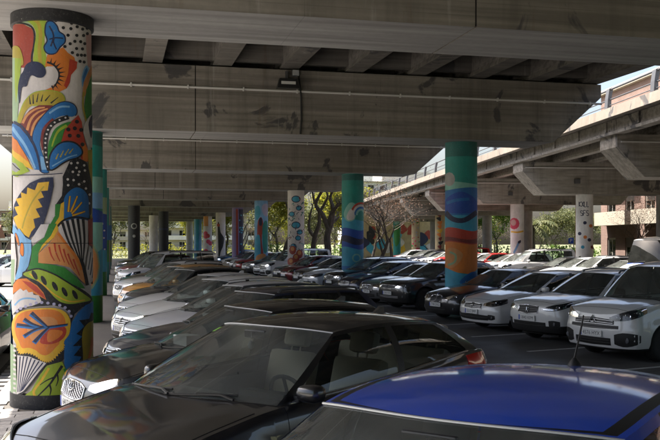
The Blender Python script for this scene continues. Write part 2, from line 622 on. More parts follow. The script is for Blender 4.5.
tag(link('junction_box', b.mesh('junction_box', ['galvanised'])), 'small grey junction box at the head of the hanging cable', 'junction box')

# ------------------------------------------------------------------ painted columns
PAINT_COL = {}
def wallpaint(name, c):
    key = 'wall_' + name
    if key not in MATS:
        m = principled(key, c, 0.62)
        n = NT(m)
        dirt = n.noise(n.pos((1, 1, 0.6)), 2.2, 6, 0.65)
        fine = n.noise(n.pos(), 30, 4, 0.6)
        cc = n.mix(n.ramp(dirt, [(0.38, 0.0), (0.70, 0.55)]), c, tuple(x * 0.45 + 0.01 for x in c))
        cc = n.mix(n.ramp(fine, [(0.55, 0.0), (0.8, 0.25)]), cc, (0.30, 0.28, 0.26))
        br = n.noise(n.pos((14, 14, 2.5)), 1.0, 4, 0.7)
        cc = n.mix(n.ramp(br, [(0.3, 0.3), (0.55, 0.0)]), cc, tuple(x * 0.6 for x in c))
        chip = n.noise(n.pos(), 11, 5, 0.7)
        cc = n.mix(n.ramp(chip, [(0.68, 0.0), (0.70, 0.7)]), cc, (0.27, 0.25, 0.23))
        n.color(cc)
        n.bump(n.math('ADD', fine, n.math('MULTIPLY', br, 0.6)), 0.4, 0.008)
    return key
for k, c in dict(white=(0.66, 0.61, 0.59), pink=(0.60, 0.36, 0.34), red=(0.47, 0.045, 0.02), orange=(0.70, 0.20, 0.025),
                 peach=(0.66, 0.28, 0.09), yellow=(0.76, 0.45, 0.03), olive=(0.44, 0.34, 0.03), lime=(0.33, 0.44, 0.03),
                 green=(0.03, 0.22, 0.03), blue=(0.015, 0.15, 0.42), skyblue=(0.20, 0.42, 0.68), navy=(0.012, 0.018, 0.06),
                 black=(0.010, 0.010, 0.013), maroon=(0.19, 0.022, 0.016), lilac=(0.42, 0.40, 0.58), mint=(0.24, 0.52, 0.44),
                 teal=(0.012, 0.26, 0.22), deepteal=(0.010, 0.13, 0.12), cyan=(0.05, 0.34, 0.50), cobalt=(0.012, 0.07, 0.36),
                 brick=(0.36, 0.05, 0.03), grey=(0.36, 0.35, 0.34), purple=(0.24, 0.18, 0.38), tan=(0.46, 0.36, 0.20),
                 rose=(0.62, 0.06, 0.12), sage=(0.30, 0.42, 0.24)).items():
    wallpaint(k, c)
wallpaint('bright', (0.80, 0.79, 0.77))

SEG = 120
class Mural:
    """flat painted shapes wrapped on a round column; drawn as outlines over its visible face, lying on the facets of the shaft"""
    def __init__(self, cx, cy, rad, img=None):
        self.c = (cx, cy)
        self.r = rad
        self.face = math.atan2(-cy, -cx)     # direction that looks back to the car park entrance
        self.v, self.f, self.m, self.keys = [], [], [], []
        self.lay = 0
        if img is None:
            s_, c_ = math.sin(YAW), math.cos(YAW)
            self.d = cx * s_ + cy * c_
            px = 330 + 880 * (cx * c_ - cy * s_) / self.d
            img = (px, 880 * rad / self.d)
        else:
            s_, c_ = math.sin(YAW), math.cos(YAW)
            self.d = cx * s_ + cy * c_
        self.img = img
    def uv(self, p):
        u = max(-0.999, min(0.999, (p[0] - self.img[0]) / self.img[1]))
        a = math.asin(u)
        z = CAMZ + (243 - p[1]) / 880.0 * (self.d - self.r * math.cos(a))
        return a, z
    def poly(self, pts, key, back=True):
        """pts in sketch units (column of the sketch, row of the sketch)"""
        uv = [self.uv(p) for p in pts]
        self.flat(uv, key)
        if back:
            self.flat([(a + math.pi, z) for a, z in uv], key, True)
    def flat(self, uv, key, same=False):
        if not same:
            self.lay += 1
        if not key.startswith('wall_'):
            key = 'wall_' + key
        off = self.r + 0.0012 + 0.00013 * self.lay
        if key not in self.keys:
            self.keys.append(key)
        mi = self.keys.index(key)
        step = 2 * math.pi / SEG
        a0 = min(a for a, z in uv)
        a1 = max(a for a, z in uv)
        k = math.floor(a0 / step)
        while k * step < a1:
            lo, hi = k * step, (k + 1) * step
            q = clip(clip(uv, lo, 1), hi, -1)
            if len(q) >= 3:
                b = len(self.v)
                A, B = self.face + lo, self.face + hi
                for a, z in q:
                    t = (a - lo) / step
                    x = lerp(math.cos(A), math.cos(B), t) * off
                    y = lerp(math.sin(A), math.sin(B), t) * off
                    self.v.append((self.c[0] + x, self.c[1] + y, z))
                self.f.append(tuple(range(b, b + len(q))))
                self.m.append(mi)
            k += 1
    def stroke(self, pts, w, key, w1=None):
        w1 = w if w1 is None else w1
        P = [Vector(p) for p in smooth_line(pts)]
        L_, R_ = [], []
        for i, p in enumerate(P):
            d = (P[min(i + 1, len(P) - 1)] - P[max(i - 1, 0)])
            if d.length < 1e-6:
                continue
            d.normalize()
            nn = Vector((-d.y, d.x)) * lerp(w, w1, i / (len(P) - 1)) / 2
            L_.append(tuple(p + nn))
            R_.append(tuple(p - nn))
        self.poly(L_ + R_[::-1], key)
    def blob(self, pts, key, outline=None, ow=1.4):
        P = smooth_loop(pts)
        if outline:
            c = Vector((sum(p[0] for p in P) / len(P), sum(p[1] for p in P) / len(P)))
            big = []
            for i, p in enumerate(P):
                q = Vector(P[(i + 1) % len(P)]) - Vector(P[i - 1])
                nn = Vector((q.y, -q.x)).normalized()
                if nn.dot(Vector(p) - c) < 0:
                    nn = -nn
                big.append(tuple(Vector(p) + nn * ow))
            self.poly(big, outline)
        self.poly(P, key)
    def dot(self, x, y, r, key, ry=None, rot=0.0, nseg=12):
        ry = r if ry is None else ry
        pts = []
        for k in range(nseg):
            t = 2 * math.pi * k / nseg
            a, b = r * math.cos(t), ry * math.sin(t)
            pts.append((x + a * math.cos(rot) - b * math.sin(rot), y + a * math.sin(rot) + b * math.cos(rot)))
        self.poly(pts, key)
    def ring(self, y0, y1, key, wave=None):
        """a band right round the column between two heights of the sketch"""
        n_ = 48
        top, bot = [], []
        for k in range(n_ + 1):
            a = -math.pi + 2 * math.pi * k / n_
            w = wave(a) if wave else (0, 0)
            z0 = CAMZ + (243 - y0 - w[0]) / 880.0 * (self.d - self.r)
            z1 = CAMZ + (243 - y1 - w[1]) / 880.0 * (self.d - self.r)
            top.append((a, z0))
            bot.append((a, z1))
        for k in range(n_):
            self.flat([top[k], top[k + 1], bot[k + 1], bot[k]], key, k > 0)
    def mesh(self):
        return mesh('mural', self.v, self.f, self.keys, self.m)

def clip(poly, a, sgn):
    out = []
    for i in range(len(poly)):
        p, q = poly[i - 1], poly[i]
        ip, iq = (p[0] - a) * sgn >= 0, (q[0] - a) * sgn >= 0
        if ip != iq:
            t = (a - p[0]) / (q[0] - p[0])
            out.append((a, p[1] + (q[1] - p[1]) * t))
        if iq:
            out.append(q)
    return out

def smooth_loop(pts, k=4):
    out = []
    n_ = len(pts)
    for i in range(n_):
        p0, p1, p2, p3 = (Vector(pts[(i + j) % n_]) for j in (-1, 0, 1, 2))
        for j in range(k):
            t = j / k
            out.append(tuple(0.5 * (2 * p1 + (p2 - p0) * t + (2 * p0 - 5 * p1 + 4 * p2 - p3) * t * t + (3 * p1 - p0 - 3 * p2 + p3) * t ** 3)))
    return out

def smooth_line(pts, k=4):
    if len(pts) < 3:
        return pts
    out = []
    n_ = len(pts)
    for i in range(n_ - 1):
        p0, p1, p2, p3 = (Vector(pts[max(0, min(n_ - 1, i + j))]) for j in (-1, 0, 1, 2))
        for j in range(k):
            t = j / k
            out.append(tuple(0.5 * (2 * p1 + (p2 - p0) * t + (2 * p0 - 5 * p1 + 4 * p2 - p3) * t * t + (3 * p1 - p0 - 3 * p2 + p3) * t ** 3)))
    out.append(tuple(pts[-1]))
    return out

def column(x, y, rad, ztop, base, label, mural=None, group=None, collar='black', foot='black', z0=0.0):
    e = tag(bpy.data.objects.new('column', None), label, 'column', group)
    COL.objects.link(e)
    e.location = (x, y, z0)
    face = math.atan2(-y, -x)
    vs_, fs_ = [], []
    for z in (-0.05, ztop):
        for k in range(SEG):
            t = face + 2 * math.pi * k / SEG
            vs_.append((rad * math.cos(t), rad * math.sin(t), z))
    for k in range(SEG):
        fs_.append((k, (k + 1) % SEG, SEG + (k + 1) % SEG, SEG + k))
    me = mesh('shaft', vs_, fs_, [base])
    smooth(me, 60)
    link('shaft', me, e)
    if foot:
        link('foot_band', MB().lathe([(rad + 0.042, 0.012), (rad + 0.042, 0.19), (rad + 0.004, 0.21)], 60).mesh('foot_band', ['wall_' + foot], 40), e)
    if collar:
        link('collar', MB().lathe([(rad + 0.002, ztop - 0.16), (rad + 0.035, ztop - 0.15), (rad + 0.035, ztop - 0.003)], 60).mesh('collar', ['wall_' + collar], 40), e)
    if mural:
        me = mural.mesh()
        o = link('mural', me, e)
        o.location = (-x, -y, -z0)
    return e

# ---- the big leaf-and-feather column
M1 = Mural(XL, BENT0, 0.5, (54.0, 38.5))
Z = 7.333
def T(k, pts):
    ox, oy = [(10, 5), (10, 60), (10, 115), (10, 170), (10, 225), (10, 280), (10, 335), (0, 380)][k]
    return [(ox + a / Z, oy + b / Z) for a, b in pts]
def P(k, key, *pts, sm=False, ol=None, ow=1.3):
    q = T(k, pts)
    if ol or sm:
        M1.blob(q, key, ol, ow)
    else:
        M1.poly(q, key)
def S(k, key, w, *pts, w1=None):
    M1.stroke(T(k, pts), w / Z, key, None if w1 is None else w1 / Z)
def D(k, key, r, *pts):
    for p in T(k, pts):
        M1.dot(p[0], p[1], r / Z, key)

# top: greens, blue flower, spots
P(0, 'sage', (40, 90), (110, 80), (180, 90), (180, 170), (40, 190))
P(0, 'brick', (40, 165), (120, 152), (185, 180), (195, 230), (190, 330), (185, 470), (105, 470), (40, 440))
S(0, 'black', 14, (45, 150), (110, 145), (175, 165), (198, 215), (194, 300), (180, 380), (180, 440))
P(0, 'lime', (75, 112), (140, 72), (230, 68), (278, 110), (280, 180), (268, 240), (272, 330), (285, 450), (195, 450), (195, 330), (208, 220), (188, 162), (150, 130), (100, 124), sm=True)
S(0, 'olive', 26, (150, 100), (220, 130), (240, 220), (232, 330), (240, 430))
P(0, 'orange', (285, 365), (350, 330), (395, 300), (430, 340), (475, 370), (495, 450), (270, 450))
P(0, 'blue', (285, 130), (320, 120), (350, 150), (365, 190), (400, 215), (405, 260), (370, 300), (340, 345), (290, 350), (268, 310), (290, 260), (275, 200), sm=True, ol='navy')
S(0, 'navy', 12, (300, 150), (330, 220), (310, 300))
S(0, 'navy', 10, (395, 235), (340, 235), (300, 250))
S(0, 'navy', 10, (350, 320), (330, 270), (335, 230))
P(0, 'pink', (560, 195), (640, 195), (640, 440), (575, 440), (562, 300))
D(0, 'black', 12, (278, 88), (345, 108), (405, 98), (455, 120), (397, 157), (450, 160), (495, 143), (535, 158), (568, 150), (513, 110), (430, 210), (492, 207), (542, 205), (570, 190), (445, 272), (478, 252), (520, 252), (550, 265), (408, 295), (490, 305), (533, 305), (460, 337), (497, 352), (525, 352), (550, 352), (515, 398), (545, 402))
P(0, 'olive', (40, 330), (85, 318), (112, 370), (118, 450), (40, 450), sm=True)
# swirl and sun
P(1, 'sage', (35, 0), (105, 0), (98, 200), (78, 460), (35, 460))
P(1, 'lime', (60, 0), (110, 0), (100, 110), (70, 330), (60, 200))
P(1, 'orange', (280, -5), (420, -25), (495, 0), (490, 50), (450, 100), (440, 160), (420, 200), (370, 228), (270, 222), (320, 195), (358, 150), (368, 95), (350, 50), (310, 25))
P(1, 'red', (440, -20), (495, 0), (488, 50), (450, 100), (440, 160), (420, 200), (400, 180), (430, 90))
for a in range(-80, 75, 17):
    ca, sa = math.cos(R(a)), math.sin(R(a))
    cx_, cy_ = 296, 105
    w = R(5)
    P(1, 'black', (cx_ + 74 * math.cos(R(a) - w), cy_ + 84 * math.sin(R(a) - w)), (cx_ + 122 * ca, cy_ + 128 * sa), (cx_ + 74 * math.cos(R(a) + w), cy_ + 84 * math.sin(R(a) + w)))
S(1, 'black', 15, (285, 15), (330, 32), (362, 75), (366, 120), (345, 175), (325, 200), w1=9)
P(1, 'navy', (120, 95), (140, 45), (180, 18), (230, 20), (265, 50), (277, 95), (255, 128), (220, 132), (180, 118), (160, 150), (145, 200), (112, 215), (95, 330), (84, 220), (100, 130), sm=True)
P(1, 'skyblue', (525, 120), (540, 55), (562, 22), (580, 55), (550, 120), (533, 185), sm=True)
P(1, 'blue', (532, 110), (550, 55), (565, 35), (570, 60), (548, 120), (535, 165))
P(1, 'peach', (600, 20), (640, 40), (640, 90), (585, 120), (550, 250), (528, 260), (540, 150), (572, 75))
P(1, 'green', (640, 70), (640, 380), (560, 420), (545, 330), (560, 200), (595, 110))
S(1, 'olive', 12, (540, 220), (535, 330), (560, 440))
P(1, 'olive', (150, 290), (200, 245), (290, 225), (370, 235), (402, 270), (395, 305), (350, 332), (250, 332), (180, 342), (135, 390), (105, 470), (85, 450), (118, 345), sm=True, ol='lime', ow=0.8)
for q in (((172, 330), (165, 272)), ((192, 326), (190, 257)), ((215, 312), (225, 250)), ((245, 306), (257, 254)), ((272, 300), (306, 255)), ((310, 315), (362, 268))):
    S(1, 'black', 11, *q, w1=4)
# maroon arcs, blue arch
P(1, 'maroon', (95, 500), (130, 420), (165, 375), (230, 333), (320, 330), (352, 345), (300, 400), (250, 470), (200, 590), (160, 560))
for q in (((118, 470), (150, 410), (210, 362), (270, 348)), ((150, 520), (175, 440), (225, 385), (290, 356)), ((180, 560), (195, 480), (235, 420), (300, 370))):
    S(1, 'peach', 20, *q, w1=9)
P(1, 'blue', (198, 520), (240, 440), (300, 365), (370, 312), (430, 303), (478, 330), (487, 378), (460, 408), (400, 402), (345, 425), (300, 470), (262, 510), (242, 570), (238, 640), (275, 750), (295, 820), (240, 812), (222, 710), (190, 600), sm=True, ol='navy', ow=0.9)
S(1, 'skyblue', 14, (300, 390), (370, 340), (440, 335))
P(2, 'skyblue', (240, 300), (262, 310), (292, 400), (244, 402))
# feather on the left edge
P(2, 'orange', (38, 150), (80, 195), (125, 272), (168, 352), (110, 312), (38, 250))
P(2, 'yellow', (38, 245), (100, 298), (162, 350), (192, 405), (140, 384), (38, 292))
P(2, 'lime', (38, 288), (120, 358), (168, 415), (80, 460), (38, 440))
P(2, 'blue', (58, 68), (102, 98), (152, 158), (192, 230), (222, 320), (236, 405), (200, 402), (170, 332), (120, 260), (80, 190), (38, 155), (38, 80))
S(2, 'skyblue', 26, (42, 100), (80, 150), (130, 220), (170, 300), (205, 395), w1=12)
S(2, 'navy', 20, (52, 62), (110, 90), (170, 168), (215, 270), (243, 412), w1=14)
P(2, 'grey', (40, 350), (70, 360), (105, 405), (75, 425), (40, 405))
S(2, 'black', 8, (45, 360), (70, 385), (100, 408))
# green crescent, dotted ribbon, red field
P(2, 'red', (450, 40), (500, -10), (525, 40), (533, 120), (550, 190), (575, 260), (572, 335), (520, 335), (520, 230), (480, 195), (400, 188), (345, 228), (385, 170), (408, 100))
P(2, 'orange', (540, 190), (575, 255), (570, 330), (535, 330), (525, 250))
D(2, 'black', 15, (440, 145), (500, 145), (475, 90), (530, 207), (490, 40), (430, 100), (520, 100))
P(2, 'green', (452, 42), (400, 55), (340, 98), (310, 160), (292, 230), (292, 345), (312, 275), (352, 230), (382, 190), (402, 110), (430, 70), sm=True)
S(2, 'lime', 22, (420, 72), (365, 110), (335, 170), (318, 230), w1=8)
S(2, 'maroon', 26, (330, 30), (270, 95), (250, 180), (258, 260), w1=12)
S(2, 'black', 34, (430, 8), (335, 52), (292, 110), (276, 180), (274, 260), (281, 340), (298, 408), w1=24)
D(2, 'white', 7, (410, 14), (370, 32), (337, 52), (312, 78), (292, 108), (283, 140), (276, 172), (274, 205), (274, 240), (277, 275), (280, 310), (286, 345), (292, 378))
P(2, 'white', (535, 100), (560, 25), (605, -15), (640, 80), (640, 210), (575, 225), (550, 170), sm=True)
P(2, 'navy', (572, 60), (590, 0), (612, -10), (606, 90), (592, 160), sm=True)
P(2, 'olive', (566, 250), (640, 240), (640, 900), (590, 900), (578, 440))
P(2, 'blue', (305, 392), (310, 300), (350, 230), (400, 198), (460, 198), (507, 230), (522, 270), (490, 302), (430, 322), (380, 352), (335, 388), sm=True, ol='black', ow=1.6)
S(2, 'skyblue', 9, (320, 375), (380, 335), (430, 305), (490, 285))
for q in (((345, 322), (362, 280)), ((375, 307), (397, 255)), ((405, 292), (432, 245)), ((435, 277), (462, 240))):
    S(2, 'olive', 10, *q, w1=5)
# black spotted shape and leaf with yellow saw-tooth
P(2, 'black', (390, 450), (420, 380), (440, 332), (500, 310), (560, 340), (585, 440), (604, 560), (594, 720), (566, 760), (400, 650), (342, 658), (385, 590), (392, 510))
D(2, 'white', 9, (449, 349), (493, 345), (540, 362), (485, 382), (460, 412), (505, 410), (545, 400))
D(3, 'white', 9, (425, 65), (465, 70), (498, 30), (540, 78), (503, 100), (428, 108), (552, 130), (580, 175), (575, 240))
P(3, 'navy', (326, 52), (250, 58), (170, 98), (108, 170), (62, 260), (50, 345), (70, 390), (165, 505), (248, 440), (282, 330), (308, 230), (328, 120))
P(3, 'yellow', (300, 85), (290, 150), (245, 155), (265, 200), (225, 215), (255, 270), (210, 285), (240, 345), (195, 360), (207, 420), (182, 450), (165, 495), (98, 445), (58, 350), (90, 330), (65, 275), (100, 265), (75, 215), (115, 205), (110, 165), (150, 180), (155, 130), (205, 150), (225, 95))
S(3, 'olive', 10, (265, 120), (190, 230), (140, 350), (120, 430))
S(3, 'navy', 6, (50, 45), (150, 40), (260, 35), (390, 22))
P(3, 'blue', (398, 385), (398, 222), (430, 158), (482, 124), (532, 140), (567, 190), (572, 270), (560, 385), sm=True)
for q in (((428, 305), (440, 188)), ((445, 305), (490, 188)), ((452, 318), (522, 232)), ((455, 332), (545, 300))):
    S(3, 'maroon', 20, *q, w1=14)
    S(3, 'yellow', 12, *q, w1=8)
P(3, 'green', (340, 250), (378, 248), (368, 340), (332, 402), (308, 450), (280, 450), (338, 335))
P(3, 'yellow', (378, 246), (400, 230), (398, 384), (350, 424), (330, 470), (308, 450), (366, 342))
P(3, 'pink', (560, 380), (640, 330), (640, 440), (560, 440))
# zebra fan
P(4, 'white', (352, 25), (400, -30), (480, -50), (565, -35), (566, 150), (545, 250), (520, 295), (490, 225), (430, 150), (380, 75))
for q in (((388, -20), (430, 120), (500, 262)), ((420, -35), (455, 110), (508, 262)), ((455, -48), (485, 110), (514, 262)), ((492, -50), (512, 110), (522, 262)), ((530, -46), (540, 110), (530, 262))):
    S(4, 'black', 21, *q, w1=8)
S(4, 'black', 14, (348, 18), (400, -38), (480, -60), (575, -45))
P(4, 'brick', (566, -40), (640, -60), (640, 170), (572, 145))
# peach field and green swoosh
P(4, 'peach', (358, 30), (382, 92), (440, 160), (492, 232), (532, 312), (556, 450), (510, 402), (440, 312), (350, 287), (228, 278), (228, 208), (290, 150), (330, 90))
for q in (((335, 130), (345, 200), (372, 268)), ((365, 145), (378, 205), (402, 275)), ((395, 175), (410, 230), (434, 292)), ((425, 210), (442, 260), (470, 325)), ((462, 250), (478, 300), (505, 372)), ((300, 160), (312, 215), (335, 262))):
    S(4, 'red', 13, *q, w1=6)
S(4, 'orange', 18, (360, 60), (420, 150), (480, 240), (520, 330))
P(4, 'yellow', (352, -5), (362, 30), (330, 92), (262, 160), (230, 205), (250, 150), (310, 80))
P(4, 'green', (300, -10), (350, -10), (310, 80), (252, 150), (230, 205), (228, 276), (330, 292), (402, 312), (482, 382), (545, 470), (400, 450), (330, 362), (240, 332), (140, 392), (180, 252), (188, 160), (268, 90))
P(4, 'white', (246, -5), (300, -8), (266, 90), (190, 142), (180, 112))
P(4, 'skyblue', (58, -10), (130, 82), (182, 112), (182, 200), (162, 300), (110, 392), (68, 402), (98, 300), (110, 220), (100, 120), (52, 50))
P(4, 'white', (36, 60), (66, 70), (82, 250), (70, 440), (36, 440))
P(4, 'sage', (36, 250), (70, 250), (66, 440), (36, 440))
P(4, 'orange', (74, 60), (92, 90), (102, 150), (84, 120), sm=True, ol='navy', ow=0.5)
P(4, 'orange', (114, 132), (130, 150), (128, 225), (108, 200), sm=True, ol='navy', ow=0.5)
S(4, 'skyblue', 14, (95, 30), (150, 120), (150, 220), (110, 350))
S(4, 'black', 24, (512, 245), (535, 320), (560, 445))
P(4, 'white', (575, 150), (640, 210), (640, 400), (572, 435), (550, 330), (562, 220))
for q in (((585, 200), (565, 330)), ((600, 240), (580, 370)), ((610, 300), (596, 390))):
    S(4, 'navy', 7, *q)
S(4, 'black', 4, (40, 132), (300, 132), (610, 134))
# dark frame, lime seed pod
P(5, 'black', (120, -30), (240, -45), (330, -10), (470, 40), (600, 145), (560, 190), (520, 205), (470, 252), (445, 320), (440, 250), (395, 205), (330, 185), (240, 190), (150, 200), (80, 240), (60, 250), (60, 100), (60, 20))
P(5, 'orange', (60, 30), (90, -10), (150, -15), (222, 38), (262, 90), (282, 145), (240, 118), (200, 95), (150, 82), (110, 62), (55, 100))
P(5, 'red', (120, 0), (180, 15), (222, 50), (262, 100), (278, 140), (230, 100), (180, 60))
P(5, 'white', (60, 105), (110, 58), (130, 76), (150, 66), (165, 88), (192, 84), (198, 105), (232, 110), (252, 160), (190, 186), (100, 202), (55, 250), (45, 160))
S(5, 'skyblue', 12, (70, 180), (110, 140), (160, 130), (215, 140))
P(5, 'lime', (130, -42), (180, -70), (240, -76), (330, -38), (400, 8), (470, 58), (540, 110), (585, 150), (520, 168), (440, 178), (380, 163), (338, 130), (290, 70), (230, 10), sm=True, ol='black', ow=1.5)
S(5, 'yellow', 10, (170, -50), (260, 30), (340, 110), (440, 160), (540, 150))
for x, y in ((205, -38), (265, 2), (338, 46), (402, 88), (472, 110)):
    q = T(5, [(x, y)])[0]
    M1.dot(q[0], q[1], 15 / Z, 'black', 38 / Z, -0.42)
for x, y in ((88, 222), (112, 203), (145, 190), (178, 176), (215, 165), (252, 163), (292, 168), (332, 176), (370, 186), (405, 204), (432, 232), (445, 268)):
    D(5, 'lilac', 11, (x, y))
# blue field with a spiky seed at the right
P(5, 'blue', (640, 150), (545, 188), (492, 240), (450, 312), (432, 400), (400, 440), (395, 520), (400, 620), (430, 730), (470, 720), (640, 640))
P(5, 'black', (640, 250), (585, 245), (570, 290), (500, 300), (535, 345), (480, 400), (520, 420), (455, 490), (515, 490), (462, 560), (515, 570), (470, 650), (530, 640), (545, 700), (640, 640))
P(5, 'olive', (640, 290), (600, 305), (560, 325), (528, 372), (520, 440), (526, 540), (530, 620), (560, 660), (640, 600), sm=True)
S(5, 'orange', 30, (600, 430), (585, 520), (560, 620), w1=14)
# great orange leaf
OV = [(50, 340), (58, 290), (90, 240), (150, 213), (240, 204), (330, 205), (392, 225), (430, 270), (442, 330), (432, 400), (400, 450), (392, 500), (370, 525), (330, 572), (290, 594), (250, 582), (210, 545), (160, 525), (110, 525), (85, 470), (60, 410)]
jag = []
for i, p in enumerate(smooth_loop(OV, 6)):
    low = p[1] > 470
    f = 1.0 + (0.07 if (i % 2 and low) else 0.0)
    jag.append((246 + (p[0] - 246) * f, 380 + (p[1] - 380) * f))
P(6, 'black', (72, 70), (110, 92), (160, 100), (260, 150), (400, 60), (398, 180), (372, 205), (290, 222), (210, 182), (150, 152), (85, 140))
M1.poly(T(5, jag), 'yellow')
def scaled(f, dx, dy):
    return T(5, smooth_loop([(246 + dx + (x - 246) * f, 380 + dy + (y - 380) * f) for x, y in OV]))
M1.poly(scaled(0.86, -6, -14), 'orange')
M1.poly(scaled(0.52, 10, -20), 'peach')
P(5, 'red', (290, 350), (400, 345), (410, 400), (370, 450), (300, 470), (240, 450), sm=True)
P(5, 'orange', (300, 370), (380, 372), (385, 400), (340, 440), (290, 450), sm=True)
for q, w in ((((88, 318), (200, 335), (290, 340), (425, 325)), 20), (((185, 235), (240, 290), (292, 342)), 26), (((138, 278), (190, 315), (250, 340)), 20), (((138, 402), (200, 362), (262, 342)), 20), (((205, 450), (258, 385), (302, 342)), 24)):
    S(5, 'blue', w + 10, *[(x - 4, y + 8) for x, y in q], w1=12)
    S(5, 'navy', w, *q, w1=8)
# fan and big lime leaf at the foot
P(6, 'sage', (30, 40), (72, 70), (92, 400), (85, 460), (30, 460))
for yy in range(60, 440, 34):
    P(6, 'white', (62, yy), (80, yy + 4), (84, yy + 20), (66, yy + 18))
P(6, 'lime', (285, 222), (385, 196), (424, 300), (470, 330), (480, 420), (440, 500), (380, 530), (280, 525), (190, 500), (120, 450), (185, 400), (240, 290))
S(6, 'green', 18, (400, 250), (430, 340), (400, 440), (330, 500))
S(6, 'yellow', 16, (300, 240), (250, 330), (200, 410), (230, 470))
P(6, 'white', (92, 138), (170, 150), (230, 180), (287, 206), (232, 272), (182, 342), (132, 402), (86, 425), (92, 300))
for q in (((112, 148), (95, 405)), ((135, 148), (104, 405)), ((160, 152), (112, 405)), ((185, 162), (118, 400)), ((210, 176), (122, 398)), ((235, 188), (126, 394)), ((260, 200), (130, 390))):
    S(6, 'navy', 9, *q, w1=5)
S(6, 'black', 14, (290, 205), (235, 276), (185, 346), (135, 408), (82, 432))
S(6, 'black', 20, (385, 228), (335, 310), (302, 362), (225, 445), w1=8)
S(6, 'black', 12, (335, 308), (285, 330), (240, 362), w1=4)
S(6, 'black', 14, (302, 360), (312, 400), (305, 440), w1=5)
S(6, 'black', 12, (352, 285), (358, 330), (345, 375), w1=4)
P(7, 'blue', (95, 105), (150, 120), (205, 172), (260, 196), (95, 196))
P(7, 'red', (360, 178), (440, 132), (480, 70), (640, 60), (640, 196), (370, 196))
P(7, 'orange', (440, 160), (480, 110), (560, 90), (560, 196), (440, 196))
column(XL, BENT0, 0.5, CAPB, 'wall_white', 'column covered in a bold mural of feathers, yellow saw-tooth leaf and orange leaf', M1)

# ---- the other painted columns of the viaduct
def col_y(n_):
    return BENT0 + n_ * BAY

wv = lambda a: (2.0 * math.sin(a), 2.0 * math.sin(a))
m = Mural(XR, col_y(1), 0.48)
x0, h_ = m.img
u = lambda k: x0 + k * h_
m.ring(141, 150, 'wall_deepteal')
for key, ya, yb, w in (('deepteal', 149, 156, None), ('teal', 156, 183, None), ('mint', 182, 191, wv), ('blue', 189, 216, lambda a: (-2 * math.sin(a + 0.6), 0)),
                       ('cyan', 215, 232, None), ('red', 229, 246, lambda a: (2 * math.sin(a * 2), 1.5 * math.sin(a * 2))), ('orange', 243, 273, lambda a: (1.5 * math.sin(a * 2), 2 * math.sin(a))), ('cyan', 271, 296, lambda a: (3 * math.sin(a * 2 + 1), 0))):
    m.ring(ya, yb, 'wall_' + key, w)

m.dot(u(-0.72), 179, 5.5, 'wall_grey', 7)
m.blob([(u(-0.95), 200), (u(-0.4), 193), (u(0.2), 192), (u(0.9), 200), (u(0.9), 212), (u(-0.9), 212)], 'wall_cobalt')
m.stroke([(u(-0.97), 212), (u(-0.5), 219), (u(0.2), 220), (u(0.97), 212)], 5, 'wall_navy')
m.stroke([(u(-0.9), 203), (u(-0.3), 200), (u(0.5), 199)], 3, 'wall_blue')
m.blob([(u(-0.9), 250), (u(-0.4), 248), (u(0.1), 254), (u(-0.1), 262), (u(-0.6), 268), (u(-0.95), 264)], 'wall_peach')
m.stroke([(u(-0.7), 252), (u(-0.35), 255), (u(-0.4), 262), (u(-0.8), 265)], 2.2, 'wall_sage')
m.ring(238, 242, 'wall_maroon', lambda a: (1.5 * math.sin(a * 2 + .5), 1.5 * math.sin(a * 2)))
m.blob([(u(-0.1), 283), (u(0.4), 274), (u(0.9), 272), (u(0.9), 284)], 'wall_blue')

column(XR, col_y(1), 0.48, CAPB, 'wall_teal', 'column banded teal, blue wave, red and orange between dark saloons', m, None, None, None)

m = Mural(XR, col_y(2), 0.48)
x0, h_ = m.img
u = lambda k: x0 + k * h_
for key, ya, yb, w in (('deepteal', 174, 180, None), ('teal', 180, 222, None), ('cyan', 219, 231, wv), ('cobalt', 229, 250, lambda a: (1.5 * math.sin(a * 2), 0)), ('cyan', 248, 290, lambda a: (1.5 * math.sin(2 * a), 0)), ('blue', 266, 290, None)):
    m.ring(ya, yb, 'wall_' + key, w)
m.blob([(u(-0.8), 213), (u(-0.3), 203), (u(0.3), 205), (u(0.2), 219), (u(-0.5), 221)], 'wall_mint')
for r_, key in ((9.5, 'red'), (7.6, 'white'), (5.8, 'blue'), (4.2, 'mint')):
    pts = [(u(0.75) + r_ * math.cos(t) * 1.0, 215 + r_ * 1.25 * math.sin(t)) for t in [math.pi + k * math.pi / 10 * 0.9 for k in range(10)]]
    m.stroke(pts, 2.0, 'wall_' + key)
m.blob([(u(-0.55), 216), (u(-0.2), 209), (u(0.15), 213), (u(0.1), 219), (u(-0.4), 220)], 'wall_white')
m.ring(237, 243, 'wall_navy', lambda a: (2 * math.sin(a * 2), 2 * math.sin(a * 2 + .6)))
m.dot(u(0.35), 258, 4.5, 'wall_mint')
m.dot(u(0.35), 258, 3.0, 'wall_cyan')
column(XR, col_y(2), 0.48, CAPB, 'wall_teal', 'teal and blue column painted with a rainbow over a white cloud', m, None, None, None)

